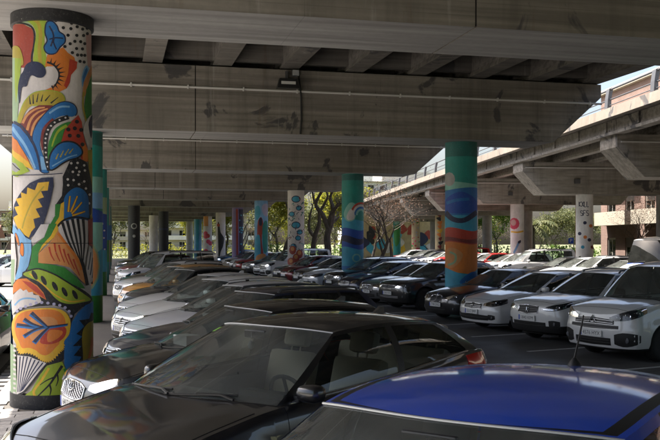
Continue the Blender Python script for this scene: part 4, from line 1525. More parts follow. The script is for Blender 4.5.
    if p.get('rails'):
        for sg in (-1, 1):
            ids = [i for i in range(NW + 4, len(roof) - NW - 2)]
            path = [Vector((roof[i].x, sg * (roof[i].y - .05), roof[i].z + .055)) for i in ids]
            mb = MB().tube([path[0] - Vector((0.05, 0, .05))] + path + [path[-1] + Vector((.05, 0, -.05))], 0.018, 8)
            add('roof_rail', mb.mesh('roof_rail', [p['rails']], 50), ir)
    # ---------- patches laid on the skin
    arc = [0.0]
    for a, b_ in zip(out, out[1:]):
        arc.append(arc[-1] + math.hypot(b_[0] - a[0], b_[1] - a[1]))
    tot = arc[-1]
    def O(s_):
        s_ = max(0, min(tot, s_))
        for i in range(len(arc) - 1):
            if s_ <= arc[i + 1]:
                t = (s_ - arc[i]) / max(1e-9, arc[i + 1] - arc[i])
                return lerp(out[i][0], out[i + 1][0], t), lerp(out[i][1], out[i + 1][1], t)
        return out[-1]
    def skin(s_, z, off=0.0, rear=False):
        """s_ signed distance from nose (or tail) centre along the outline"""
        sg = -1 if s_ < 0 else 1
        def raw(ss, zz):
            x0, y0 = O(tot - abs(ss) if rear else abs(ss))
            return pt(x0, (-1 if ss < 0 else 1) * max(y0, 1e-6), zz)
        v = raw(s_, z)
        e = 0.01
        du = raw(abs(s_) * sg + e, z) - raw(abs(s_) * sg - e, z) if abs(s_) > e else raw(e * 2, z) - raw(-e * 2, z)
        dv = raw(s_, z + e) - raw(s_, z - e)
        nrm = du.cross(dv)
        if nrm.length < 1e-9:
            nrm = Vector((-1, 0, 0))
        nrm.normalize()
        ref = Vector((v.x, v.y, 0))
        if nrm.dot(ref) < 0:
            nrm = -nrm
        return v + nrm * off
    def patch(knots, off, n_=10, m_=4, rear=False, depth=0.014, mb=None, mi=0, curve=True):
        """knots: (s, z low, z high)"""
        mb = mb or MB()
        s0, s1 = knots[0][0], knots[-1][0]
        lo = [(k[0], k[1]) for k in knots]
        hi = [(k[0], k[2]) for k in knots]
        fn = sp if curve else pl
        G = []
        for i in range(n_ + 1):
            s_ = lerp(s0, s1, i / n_)
            a, b_ = fn(lo, s_), fn(hi, s_)
            G.append([(s_, lerp(a, b_, j / m_)) for j in range(m_ + 1)])
        vs_ = [skin(s_, z, off, rear) for row in G for s_, z in row]
        fs_ = [(i * (m_ + 1) + j, (i + 1) * (m_ + 1) + j, (i + 1) * (m_ + 1) + j + 1, i * (m_ + 1) + j + 1) for i in range(n_) for j in range(m_)]
        loop = [(i, 0) for i in range(n_ + 1)] + [(n_, j) for j in range(1, m_ + 1)] + [(i, m_) for i in range(n_ - 1, -1, -1)] + [(0, j) for j in range(m_ - 1, 0, -1)]
        b0 = len(vs_)
        vs_ += [skin(G[i][j][0], G[i][j][1], off - depth, rear) for i, j in loop]
        nl = len(loop)
        for k in range(nl):
            i, j = loop[k]
            i2, j2 = loop[(k + 1) % nl]
            fs_.append((i * (m_ + 1) + j, i2 * (m_ + 1) + j2, b0 + (k + 1) % nl, b0 + k))
        mb.add(vs_, fs_, mi)
        return mb
    mir = lambda ks: [(-s_, a, b_) for s_, a, b_ in ks][::-1]
    # headlamps: dark bowl, bright reflectors, clear lens
    for sg in (1, -1):
        ks = p['lamp'] if sg > 0 else mir(p['lamp'])
        ih = add('headlight', patch(ks, 0.004, 12, 4).mesh('headlight', [p.get('lampmat', 'lamp_bowl')], 50))
        bl = MB()
        for s_, z, r_ in p['bulbs']:
            c0 = skin(s_ * sg, z, 0.010)
            n0 = (skin(s_ * sg, z, 0.02) - c0).normalized()
            t0 = Vector((0, 0, 1)).cross(n0).normalized()
            t1 = n0.cross(t0)
            ring = [c0 + (t0 * math.cos(a) + t1 * math.sin(a)) * r_ for a in [2 * math.pi * k / 12 for k in range(12)]]
            ring2 = [c0 + (t0 * math.cos(a) + t1 * math.sin(a)) * r_ * .72 - n0 * 0.006 for a in [2 * math.pi * k / 12 for k in range(12)]]
            bl.add(ring + ring2, [(k, (k + 1) % 12, 12 + (k + 1) % 12, 12 + k) for k in range(12)], 0)
            bl.add(ring2, [tuple(range(12))], 1)
        if p.get('drl'):
            ks2 = p['drl'] if sg > 0 else mir(p['drl'])
            patch(ks2, 0.009, 8, 1, mb=bl, mi=0)
        add('reflector', bl.mesh('reflector', ['chrome', 'lamp_bowl'], 50), ih)
        add('lens', patch(ks, 0.016, 12, 4, depth=0.012).mesh('lens', ['lamp_lens'], 50), ih)
        kt = p['taillamp'] if sg > 0 else mir(p['taillamp'])
        add('tail_light', patch(kt, 0.008, 8, 4, rear=True).mesh('tail_light', ['tail_red'], 50))
        for ks2 in p.get('fog', []):
            mb = patch(ks2[0] if sg > 0 else mir(ks2[0]), 0.004, 6, 3)
            ifg = add('fog_light', mb.mesh('fog_light', ['trim_black'], 50))
            s_, z, r_ = ks2[1]
            c0 = skin(s_ * sg, z, 0.008)
            add('lens', MB().lathe([(r_ * .3, -0.002), (r_, 0.004), (r_, 0.008)], 12, 'x', tuple(c0)).mesh('lens', ['lamp_bowl'], 50), ifg)
    # grille with its bars
    for gk_ in p['grille']:
        ks = gk_['k']
        ig = add('grille', patch(ks, 0.003, 12, 4, curve=False).mesh('grille', ['trim_black'], 50))
        if gk_.get('rim'):
            s0, s1 = ks[0][0], ks[-1][0]
            loop = [(s_, pl([(k[0], k[1]) for k in ks], s_)) for s_ in [lerp(s0, s1, t / 12) for t in range(13)]] + [(s_, pl([(k[0], k[2]) for k in ks], s_)) for s_ in [lerp(s1, s0, t / 12) for t in range(13)]]
            loop.append(loop[0])
            add('grille_frame', MB().tube([skin(s_, z, 0.006) for s_, z in loop], gk_['rim'], 6, cap=False).mesh('grille_frame', [gk_.get('rimmat', 'chrome')], 60), ig)
        bars = MB()
        for t in gk_.get('bars', []):
            pa = []
            for k in range(13):
                s_ = lerp(ks[0][0], ks[-1][0], 0.02 + 0.96 * k / 12)
                a, b_ = pl([(q[0], q[1]) for q in ks], s_), pl([(q[0], q[2]) for q in ks], s_)
                pa.append(skin(s_, lerp(a, b_, t), 0.008))
            bars.tube(pa, gk_.get('br', 0.007), 6)
        for k in range(gk_.get('vbars', 0)):
            s_ = lerp(ks[0][0], ks[-1][0], (k + .5) / gk_['vbars'])
            a, b_ = pl([(q[0], q[1]) for q in ks], s_), pl([(q[0], q[2]) for q in ks], s_)
            bars.tube([skin(s_, lerp(a, b_, t), 0.007) for t in (.06, .5, .94)], gk_.get('br', 0.007), 6)
        if gk_.get('mesh_grid'):
            ng = gk_['mesh_grid']
            for k in range(-ng, 2 * ng):
                for dirn in (1, -1):
                    pa = []
                    for q_ in range(9):
                        t = q_ / 8
                        sx = (k / ng + t * 0.45 * dirn + (0.45 if dirn < 0 else 0))
                        if not 0.02 <= sx <= 0.98:
                            continue
                        s_ = lerp(ks[0][0], ks[-1][0], sx)
                        a, b_ = pl([(q[0], q[1]) for q in ks], s_), pl([(q[0], q[2]) for q in ks], s_)
                        pa.append(skin(s_, lerp(a, b_, .04 + .92 * t), 0.006))
                    if len(pa) > 1:
                        bars.tube(pa, 0.0045, 4)
        if bars.v:
            add('grille_bar', bars.mesh('grille_bar', [gk_.get('barmat', 'chrome')], 60), ig)
    for name, ks, off, mat in p.get('extra', []):
        add(name, patch(ks, off, 12, 3, curve=False).mesh(name, [mat], 50))
    if p.get('badge'):
        zc_, kind, size = p['badge']
        c0 = skin(0, zc_, 0.016)
        n0 = (skin(0, zc_, 0.03) - c0).normalized()
        t0 = Vector((0, -1, 0))
        t1 = n0.cross(t0).normalized()
        if t1.z < 0:
            t1 = -t1
        Q = lambda a, b_: c0 + t0 * a * size + t1 * b_ * size
        mb = MB()
        def line(pts, r_):
            mb.tube([Q(*q) for q in pts], r_ * size, 6)
        circ = [(math.cos(2 * math.pi * k / 20), math.sin(2 * math.pi * k / 20)) for k in range(21)]
        if kind == 'ring_v_w':
            line(circ, .10)
            line([(-.42, .85), (0, 0.08), (.42, .85)], .09)
            line([(-.80, .45), (-.36, -.8), (0, -.02), (.36, -.8), (.80, .45)], .09)
        elif kind == 'chevrons':
            line([(-1.3, -.75), (-.35, .25), (0, .95), (.35, .25), (1.3, -.75)], .13)
            line([(-1.3, -1.35), (-.35, -.35), (0, .3), (.35, -.35), (1.3, -1.35)], .13)
        elif kind == 'ellipse_l':
            line([(1.25 * a, .85 * b_) for a, b_ in circ], .10)
            line([(-.05, .6), (-.35, -.35), (.7, -.35)], .11)
        elif kind == 's':
            line([(.8, .8), (-.6, .8), (-.8, .35), (-.3, .1), (.3, -.1), (.8, -.35), (.6, -.8), (-.8, -.8)], .18)
        elif kind == 'roundel':
            line(circ, .12)
            mb.add([Q(0, 0), Q(.85, 0), Q(.6, .6), Q(0, .85)], [(0, 1, 2, 3)], 1)
            mb.add([Q(0, 0), Q(-.85, 0), Q(-.6, -.6), Q(0, -.85)], [(0, 1, 2, 3)], 1)
        elif kind == 'lion':
            line([(-.2, .95), (.25, .9), (.45, .5), (.1, .3), (.3, 0), (.75, .1), (.8, -.1), (.35, -.3), (.5, -.9), (.2, -1), (.05, -.5), (-.35, -1), (-.6, -.9), (-.25, -.2), (-.45, .35), (-.2, .95)], .12)
        elif kind == 'star':
            line(circ, .09)
            for a in (90, 210, 330):
                line([(0, 0), (math.cos(R(a)), math.sin(R(a)))], .09)
        elif kind == 'oval':
            line([(1.5 * a, .7 * b_) for a, b_ in circ], .12)
        add('badge', mb.mesh('badge', ['chrome', 'plate_blue'], 50))
    # number plate
    zp = p.get('plate_z', 0.47)
    c0 = skin(0, zp, 0.022)
    up = (skin(0, zp + .04, .022) - skin(0, zp - .04, .022)).normalized()
    nx = up.cross(Vector((0, 1, 0))).normalized()
    if nx.x > 0:
        nx = -nx
    Mx = Matrix((Vector((0, -1, 0)), up, nx)).transposed().to_4x4()
    Mx.translation = c0
    pb = MB().box(-.26, .26, -.055, .055, -.02, .0)
    pb.box(-.259, -.219, -.053, .053, .0002, .0012, 1)
    ipl = add('number_plate', mesh('number_plate', [Mx @ Vector(v) for v in pb.v], pb.f, ['plate', 'plate_blue'], pb.m))
    if p.get('plate'):
        tm = text_mesh(p['plate'], 0.098)
        tm.transform(Mx @ Matrix.Translation((.018, 0, .002)))
        add('lettering', tm, ipl)
    # ---------- wheels
    R_, tw = p['R'], 0.21
    tyre = MB().lathe([(R_ * .66, -tw / 2), (R_ * .80, -tw / 2 - .006), (R_ * .95, -tw / 2 + .015), (R_, -tw / 2 + .045), (R_, tw / 2 - .045), (R_ * .95, tw / 2 - .015), (R_ * .80, tw / 2 + .006), (R_ * .66, tw / 2)], 32, 'y')
    tme = tyre.mesh('tyre', ['rubber'], 40)
    rim = MB()
    rim.lathe([(R_ * .55, -.03), (R_ * .62, -.07), (R_ * .68, -.10), (R_ * .69, -.085), (R_ * .66, -.02), (R_ * .64, .08)], 32, 'y')
    rim.lathe([(0.001, -.075), (.045, -.074), (.055, -.06), (.06, -.02)], 16, 'y')
    nsp = p.get('spokes', 5)
    for k in range(nsp):
        a = 2 * math.pi * k / nsp
        Mr = Matrix.Rotation(a, 4, 'Y')
        ws_ = 0.045 if nsp <= 6 else 0.022
        vs_ = [(.03, -.07, -ws_ * .6), (.03, -.07, ws_ * .6), (R_ * .64, -.088, ws_), (R_ * .64, -.088, -ws_), (.03, -.03, -ws_ * .6), (.03, -.03, ws_ * .6), (R_ * .64, -.045, ws_), (R_ * .64, -.045, -ws_)]
        rim.add([Mr @ Vector(v) for v in vs_], [(0, 1, 2, 3), (7, 6, 5, 4), (0, 3, 7, 4), (1, 5, 6, 2), (2, 6, 7, 3)], 0)
    rim.lathe([(0.001, -.012), (R_ * .60, -.012)], 24, 'y', (0, 0, 0), 1)
    rme = rim.mesh('rim', [p.get('rim', 'alloy'), 'seam'], 40)
    for xc in (p['xf'], p['xr']):
        for sg in (-1, 1):
            iw = add('wheel', None, None, False, (xc - L / 2, sg * (W - 0.03 - tw / 2 - (.015 if xc < L / 2 else .02)), R_), (0, random.uniform(0, 1), 0 if sg < 0 else math.pi))
            add('tyre', tme, iw)
            add('rim', rme, iw)
    # ---------- mirrors, wipers, aerial
    for sg in (-1, 1):
        xm_ = apb + 0.10
        zm = zs(xm_) + 0.075
        fold = sg > 0
        c0 = Vector((xm_ - L / 2 + (.07 if fold else 0), sg * (ybase(xm_) + (.062 if fold else .135)), zm - (.02 if fold else 0)))
        vs_, fs_ = [], []
        NU, NVV = 14, 9
        for i in range(NVV):
            ph = math.pi * i / (NVV - 1)
            for k in range(NU):
                th = 2 * math.pi * k / NU
                sx, sy, sz = math.sin(ph) * math.cos(th), math.sin(ph) * math.sin(th), math.cos(ph)
                f = lambda t, e: math.copysign(abs(t) ** e, t)
                X, Y, Z_ = f(sx, .75) * .07, f(sy, .65) * .098, f(sz, .65) * .062
                X = min(X, .045)
                Y *= 1 - .12 * (sg * sy > 0)
                vs_.append(c0 + (Vector((Y * .9, X * .8, Z_ * .95)) if fold else Vector((X + .02 * sg * sy, Y, Z_))))
        for i in range(NVV - 1):
            for k in range(NU):
                fs_.append((i * NU + k, (i + 1) * NU + k, (i + 1) * NU + (k + 1) % NU, i * NU + (k + 1) % NU))
        mb = MB().add(vs_, fs_)
        st = c0 + Vector((.01 - (.07 if fold else 0), -sg * (.02 if fold else .10), -.05))
        mb.add(*bevbox(st.x - .035, st.x + .03, min(st.y, st.y - sg * .12), max(st.y, st.y - sg * .12), st.z - .02, st.z + .025, .006), 1)
        im = add('mirror', mb.mesh('mirror', [p.get('mirror', 'paint_black'), 'trim_black'], 40, 0.0004), None, p.get('mirror') is None)
        if not fold:
            add('mirror_glass', MB().box(c0.x + .046, c0.x + .048, c0.y - .07, c0.y + .07, c0.z - .044, c0.z + .044).mesh('mirror_glass', ['mirror_glass']), im)
    for k, (ya, yb) in enumerate(((-0.52, 0.05), (0.02, 0.58))):
        path = []
        for q in range(7):
            t = q / 6
            yy = lerp(ya, yb, t)
            ti = abs(yy) / max(.01, ybase(wsb_k)) * (NW - 1)
            i0 = min(NW - 2, int(ti))
            w_ = 0.05 + 0.06 * (1 - t)
            a = gp(i0, w_, 1, -.02).lerp(gp(i0 + 1, w_, 1, -.02), ti - i0)
            path.append(Vector((a.x, yy, a.z)))
        mb = MB().tube(path, 0.008, 6)
        mb.tube([path[0] + Vector((-.06, -.02, -.02)), path[1] + Vector((-.015, 0, .004)), path[3] + Vector((0, 0, .006))], .010, 6)
        add('wiper', mb.mesh('wiper', ['trim_black'], 50))
    if p.get('aerial'):
        x = gh['rgt'][0] - 0.22
        zt = zr(x)
        mb = MB().lathe([(.045, -.02), (.03, .012), (.012, .035), (.008, .04)], 12, 'z', (x - L / 2, 0, zt))
        mb.tube([(x - L / 2, 0, zt + .03), (x - L / 2 + .08, 0, zt + p['aerial'] * .6), (x - L / 2 + .14, 0, zt + p['aerial'])], [.006, .005, .004], 6)
        add('aerial', mb.mesh('aerial', ['trim_black'], 50), ir)
    elif p.get('fin'):
        x = gh['rgt'][0] - 0.25
        zt = zr(x)
        mb = MB().prism([(x - L / 2 - .09, zt - .01), (x - L / 2 + .07, zt - .01), (x - L / 2 + .07, zt + .05), (x - L / 2 + .03, zt + .055)], 'y', -.018, .018)
        add('aerial', mb.mesh('aerial', ['paint_black']), ir, True)
    # ---------- cabin
    xs0 = cowl - L / 2
    zd = zs(cowl) - 0.02
    yd = W - 0.20
    mb = MB().prism([(xs0 - .06, zd - .02), (xs0 + .10, zd + .01), (xs0 + .42, zd + .02), (xs0 + .56, zd - .06), (xs0 + .58, zd - .22), (xs0 + .40, zd - .5), (xs0, zd - .5)], 'y', -yd, yd)
    mb.prism([(xs0 + .42, zd - .02), (xs0 + .44, zd + .06), (xs0 + .56, zd + .055), (xs0 + .60, zd - .08)], 'y', -yd + .12, -yd + .56)
    idd = add('dashboard', mb.mesh('dashboard', [p.get('dashmat', 'cabin')], 30))
    # steering wheel on the left
    sw = Vector((xs0 + .74, -.37, zd - .02))
    ax = Vector((-.88, 0, -.42)).normalized()
    e1 = Vector((0, 1, 0))
    e2 = ax.cross(e1)
    loop = [sw + (e1 * math.cos(2 * math.pi * k / 24) + e2 * math.sin(2 * math.pi * k / 24)) * .185 for k in range(25)]
    mb = MB().tube(loop, .016, 7, cap=False)
    for a in (0, math.pi, -math.pi / 2):
        mb.tube([sw + ax * .02, sw + (e1 * math.cos(a) + e2 * math.sin(a)) * .18], .014, 6)
    mb.tube([sw + ax * .005, sw + ax * .03, sw + ax * .2], [.06, .06, .03], 10)
    add('steering_wheel', mb.mesh('steering_wheel', ['cabin'], 50))
    smt = p.get('seatmat', 'seat_cloth')
    hr = min(zr((gh['wst'][0] + gh['rgt'][0]) / 2) - .10, 1.30 + p.get('seat_up', 0))
    def seat(xc, yc, wd, tops):
        mb = MB()
        mb.box(xc - .28, xc + .26, yc - wd / 2, yc + wd / 2, .36, .56 + p.get('seat_up', 0), 0, None, .05)
        Ms = Matrix.Translation((xc + .24, yc, .50 + p.get('seat_up', 0))) @ Matrix.Rotation(R(16), 4, 'Y')
        vs_, fs_ = bevbox(-.07, .07, -wd / 2, wd / 2, 0, .60, .05)
        mb.add([Ms @ Vector(v) for v in vs_], fs_)
        for o_ in tops:
            vs_, fs_ = bevbox(-.05, .05, o_ - .13, o_ + .13, .64, .82, .04)
            mb.add([Ms @ Vector(v) for v in vs_], fs_)
            mb.tube([Ms @ Vector((0, o_ - .05, .55)), Ms @ Vector((0, o_ - .05, .68))], .008, 5)
            mb.tube([Ms @ Vector((0, o_ + .05, .55)), Ms @ Vector((0, o_ + .05, .68))], .008, 5)
        return mb
    xseat = xs0 + 1.20
    for sg in (-1, 1):
        add('seat', seat(xseat, sg * .37, .50, [0]).mesh('seat', [smt], 40))
    if not p.get('panel_van'):
        add('rear_seat', seat(min(xseat + .95, L / 2 - .75), 0, 1.22, [-.42, 0, .42]).mesh('rear_seat', [smt], 40))
    # inner mirror
    a = gp(0, .86, 1, .07)
    mb = MB().box(a.x - .015, a.x + .015, -.11, .11, a.z - .035, a.z + .03, 0, None, .01)
    mb.tube([(a.x, 0, a.z), tuple(gp(0, .90, 1, .01))], .008, 6)
    add('inner_mirror', mb.mesh('inner_mirror', ['trim_black'], 40))
    return dict(parts=parts, p=p, gp=gp, skin=skin, nw=NW)

def place_car(kit, paint, x, y, beta, label, group=None, lite=False, cat='car', name='parked_car', sc=1.0):
    """x, y: where the middle of the front bumper stands; beta: bearing of the car's tail, degrees from the viaduct's axis"""
    L = kit['p']['L']
    ph = math.pi / 2 - R(beta)
    e = tag(bpy.data.objects.new(name, None), label, cat, group)
    COL.objects.link(e)
    L *= sc
    e.scale = (sc, sc, sc)
    e.location = (x + math.cos(ph) * L / 2, y + math.sin(ph) * L / 2, 0.006)
    e.rotation_euler = (0, 0, ph)
    objs = []
    for rec in kit['parts']:
        nm, me, par, painted, loc, rot = rec[:6]
        if lite and nm in LITE_SKIP:
            objs.append(None)
            continue
        if par is not None and objs[par] is None:
            objs.append(None)
            continue
        o = bpy.data.objects.new(nm, me)
        COL.objects.link(o)
        o.parent = objs[par] if par is not None else e
        if loc:
            o.location = loc
        if rot:
            o.rotation_euler = rot
        if painted and me is not None:
            s_ = o.material_slots[0]
            s_.link = 'OBJECT'
            s_.material = MATS['paint_' + paint]
        objs.append(o)
    return e
LITE_SKIP = {'wiper', 'inner_mirror', 'steering_wheel', 'lettering', 'mirror_glass', 'reflector', 'windscreen_glint'}

# ---------- types
def hatch(**kw):
    p = dict(L=4.28, W=0.90, R=0.315, xf=0.86, xr=3.46, sill=0.19, seams=[1.36, 2.50, 3.30], doors=[(1.36, 2.50), (2.50, 3.30)],
             zs=[(0, .70), (.12, .735), (.35, .79), (.8, .865), (1.25, .925), (1.8, .945), (2.6, .975), (3.4, 1.01), (4.0, 1.03), (4.28, 1.02)],
             nose=[(.15, .10), (.22, .05), (.35, .01), (.48, 0), (.58, .015), (.66, .05), (.72, .10), (.80, .18)],
             tail=[(.15, .12), (.3, .03), (.5, 0), (.7, .02), (.9, .05), (1.05, .10)],
             crown=[(0, .015), (.3, .045), (.8, .062), (1.3, .065), (1.8, .05), (4.0, .02), (4.28, .01)],
             cowl=1.16, rdeck=4.02, bulge=0.010,
             gh=dict(wsb=(1.02, 1.30), wst=(1.98, 2.14), rgb=(4.14, 3.98), rgt=(3.72, 3.62), ap=(1.42, 2.16), bp=(2.44, 2.50), cp=(3.72, 3.42),
                     roof=[(1.9, 1.375), (2.15, 1.415), (2.5, 1.445), (2.9, 1.45), (3.3, 1.43), (3.8, 1.375)], yroof=[(1.9, .56), (2.3, .60), (3.0, .595), (3.7, .54)], drop=.055),
             lamp=[(.46, .63, .675), (.62, .615, .715), (.80, .62, .755), (.98, .655, .775), (1.14, .70, .79)], bulbs=[(.64, .668, .034), (.80, .69, .040)],
             taillamp=[(.50, .80, .90), (.72, .76, .93), (.95, .78, .95), (1.10, .84, .95)],
             grille=[dict(k=[(-.40, .59, .665), (0, .57, .685), (.40, .59, .665)], bars=[.33, .67], rim=.007), dict(k=[(-.50, .29, .40), (0, .27, .41), (.50, .29, .40)], bars=[.5], barmat='trim_black')],
             fog=[([(.62, .30, .42), (.72, .29, .42), (.82, .32, .40)], (.72, .355, .035))], badge=(.63, 'oval', .05), plate_z=.475, ditch=True, fin=True)
    p.update(kw)
    return p

def suv(**kw):
    p = hatch(L=4.20, W=0.91, R=0.335, xf=.86, xr=3.40, sill=.25, clad=2, seams=[1.34, 2.44, 3.22], doors=[(1.34, 2.44), (2.44, 3.22)],
              zs=[(0, .80), (.12, .85), (.35, .90), (.8, .955), (1.25, 1.0), (1.8, 1.015), (2.6, 1.045), (3.4, 1.085), (3.9, 1.11), (4.2, 1.10)],
              nose=[(.2, .10), (.28, .05), (.40, .015), (.52, 0), (.66, .005), (.78, .03), (.86, .07), (.95, .14)],
              tail=[(.2, .12), (.35, .03), (.5, 0), (.7, .01), (.9, .04), (1.1, .10)], crown=[(0, .02), (.25, .05), (.8, .06), (1.3, .06), (1.8, .05), (4.2, .01)],
              cowl=1.10, rdeck=3.98, flare=.03,
              gh=dict(wsb=(.98, 1.26), wst=(1.80, 1.95), rgb=(4.08, 3.94), rgt=(3.78, 3.68), ap=(1.38, 1.98), bp=(2.38, 2.42), cp=(3.66, 3.44),
                      roof=[(1.7, 1.47), (1.95, 1.51), (2.4, 1.55), (3.0, 1.55), (3.5, 1.52), (3.85, 1.47)], yroof=[(1.7, .57), (2.2, .61), (3.0, .60), (3.8, .55)], drop=.055),
              lamp=[(.46, .72, .755), (.62, .71, .80), (.82, .725, .845), (1.0, .765, .87), (1.22, .83, .90)], bulbs=[(.66, .755, .036), (.86, .785, .042)],
              taillamp=[(.50, .86, .98), (.72, .84, 1.02), (.95, .86, 1.03), (1.1, .9, 1.03)],
              grille=[dict(k=[(-.34, .66, .80), (0, .63, .815), (.34, .66, .80)], bars=[.25, .5, .75], rim=.010, barmat='dark_alloy'), dict(k=[(-.56, .33, .47), (0, .31, .47), (.56, .33, .47)], bars=[.5], barmat='trim_black')],
              fog=[([(.64, .40, .51), (.76, .38, .52), (.90, .41, .50)], (.76, .45, .04))], badge=(.725, 'lion', .062), plate_z=.545, rails='steel', rim='dark_alloy')
    p.update(kw)
    return p

def mpv(**kw):
    p = hatch(L=4.38, W=0.92, R=0.32, xf=.90, xr=3.63, sill=.22, seams=[1.36, 2.46, 3.42], doors=[(1.36, 2.46), (2.46, 3.42)],
              zs=[(0, .84), (.12, .91), (.3, .96), (.6, 1.01), (1.0, 1.06), (1.4, 1.08), (2.4, 1.09), (3.4, 1.10), (4.0, 1.11), (4.38, 1.10)],
              nose=[(.2, .08), (.28, .03), (.42, .0), (.56, 0), (.70, .03), (.82, .05), (.92, .08), (1.0, .14)],
              tail=[(.2, .06), (.35, .0), (.6, 0), (.9, .0), (1.1, .02)], crown=[(0, .03), (.25, .06), (.8, .065), (1.3, .06), (1.8, .04), (4.3, .01)],
              cowl=.98, rdeck=4.26, flare=.02, tr=.98, corr=.12,
              gh=dict(wsb=(.84, 1.10), wst=(1.55, 1.70), rgb=(4.32, 4.24), rgt=(4.22, 4.14), ap=(1.36, 1.74), bp=(2.36, 2.38), qp=(3.36, 3.34), cp=(4.05, 4.0),
                      roof=[(1.4, 1.66), (1.7, 1.73), (2.2, 1.79), (3.0, 1.80), (3.8, 1.79), (4.3, 1.76)], yroof=[(1.4, .62), (2.0, .68), (3.0, .69), (4.2, .68)], drop=.05),
              lamp=[(.42, .755, .80), (.58, .745, .855), (.80, .765, .915), (1.0, .82, .955), (1.20, .89, .985)], bulbs=[(.62, .80, .042), (.80, .835, .055), (1.0, .885, .03)],
              taillamp=[(.62, .75, 1.25), (.78, .75, 1.3), (.92, .75, 1.3)],
              grille=[dict(k=[(-.62, .60, .66), (0, .585, .67), (.62, .60, .66)], bars=[.5], barmat='dark_alloy'), dict(k=[(-.52, .675, .76), (0, .68, .79), (.52, .675, .76)], bars=[.25, .75], br=.009), dict(k=[(-.46, .30, .43), (0, .29, .43), (.46, .30, .43)], bars=[.35, .7], barmat='trim_black')],
              fog=[([(.54, .33, .50), (.70, .29, .54), (.92, .32, .53), (1.04, .38, .50)], (.78, .41, .05))], badge=(.765, 'chevrons', .062), plate_z=.50, fin=False, ditch=False, bulge=.016, rear_glass='glass', lampmat='lamp_dark', spokes=10)
    p.update(kw)
    return p

def saloon(**kw):
    p = hatch(L=4.62, W=0.905, R=0.325, xf=.82, xr=3.60, sill=.19, seams=[1.44, 2.56, 3.36], doors=[(1.44, 2.56), (2.56, 3.36)],
              zs=[(0, .68), (.12, .72), (.35, .775), (.8, .85), (1.3, .91), (1.9, .93), (2.8, .955), (3.6, .985), (4.2, 1.0), (4.62, .99)],
              tail=[(.15, .12), (.3, .03), (.5, 0), (.7, .01), (.9, .03), (1.0, .05)], crown=[(0, .015), (.3, .05), (.8, .066), (1.3, .068), (1.8, .05), (3.8, .04), (4.3, .045), (4.62, .03)],
              cowl=1.30, rdeck=3.86,
              gh=dict(wsb=(1.16, 1.46), wst=(2.08, 2.26), rgb=(3.98, 3.74), rgt=(3.40, 3.26), ap=(1.58, 2.28), bp=(2.50, 2.56), cp=(3.60, 3.22),
                      roof=[(2.0, 1.365), (2.25, 1.40), (2.6, 1.425), (2.9, 1.425), (3.2, 1.40), (3.5, 1.34)], yroof=[(2.0, .54), (2.5, .575), (3.0, .565), (3.5, .50)], drop=.055),
              lamp=[(.44, .60, .645), (.60, .585, .69), (.80, .59, .725), (.98, .62, .75), (1.16, .67, .76)], bulbs=[(.60, .64, .042), (.80, .66, .045)],
              taillamp=[(.40, .76, .88), (.66, .74, .90), (.90, .74, .90), (1.05, .78, .90)], chrome_belt=True, plate_z=.45)
    p.update(kw)
    return p

def city(**kw):
    p = hatch(L=3.75, W=0.83, R=0.295, xf=.72, xr=3.08, seams=[1.18, 2.18, 2.92], doors=[(1.18, 2.18), (2.18, 2.92)],
              zs=[(0, .74), (.12, .79), (.35, .85), (.7, .90), (1.1, .94), (1.6, .955), (2.4, .975), (3.2, .99), (3.75, .99)],
              crown=[(0, .02), (.3, .05), (.8, .055), (1.2, .05), (3.75, .01)], cowl=.90, rdeck=3.58,
              gh=dict(wsb=(.78, 1.02), wst=(1.56, 1.70), rgb=(3.66, 3.52), rgt=(3.42, 3.32), ap=(1.14, 1.74), bp=(2.10, 2.14), cp=(3.26, 3.12),
                      roof=[(1.45, 1.42), (1.7, 1.46), (2.1, 1.495), (2.7, 1.495), (3.2, 1.46), (3.5, 1.42)], yroof=[(1.5, .52), (2.0, .56), (2.8, .55), (3.4, .52)], drop=.05),
              lamp=[(.44, .64, .70), (.58, .63, .76), (.76, .66, .81), (.92, .71, .83)], bulbs=[(.60, .70, .040), (.76, .74, .04)],
              taillamp=[(.50, .72, .92), (.70, .70, .96), (.88, .72, .96)],
              grille=[dict(k=[(-.34, .60, .67), (0, .585, .68), (.34, .60, .67)], bars=[.5]), dict(k=[(-.44, .30, .42), (0, .28, .43), (.44, .30, .42)], bars=[.5], barmat='trim_black')],
              fog=[], badge=(.63, 'oval', .05), plate_z=.49, spokes=8, fin=False, aerial=.22)
    p.update(kw)
    return p

# ------------------------------------------------------------------ the parked cars
kid = [dict(k=[(-.27, .545, .665), (-.20, .53, .70), (-.10, .53, .705), (-.025, .545, .685)], vbars=7, rim=.012, barmat='dark_alloy', br=.006),
       dict(k=[(.025, .545, .685), (.10, .53, .705), (.20, .53, .70), (.27, .545, .665)], vbars=7, rim=.012, barmat='dark_alloy', br=.006),
       dict(k=[(-.46, .27, .38), (0, .26, .39), (.46, .27, .38)], bars=[.5], barmat='trim_black')]
KIT = {}
g0 = hatch()['gh']
KIT['blue'] = car_parts(hatch(L=4.15, aerial=.24, fin=False, seatmat='seat_cloth', chrome_belt=True, gh=dict(g0, rgb=(4.04, 3.90), rgt=(3.66, 3.56), cp=(3.62, 3.36),
    roof=[(1.9, 1.42), (2.15, 1.465), (2.5, 1.495), (2.9, 1.50), (3.3, 1.475), (3.75, 1.42)], yroof=[(1.9, .58), (2.3, .63), (3.0, .625), (3.7, .57)]), xr=3.36, seams=[1.36, 2.50, 3.24], doors=[(1.36, 2.50), (2.50, 3.24)], rdeck=3.92))
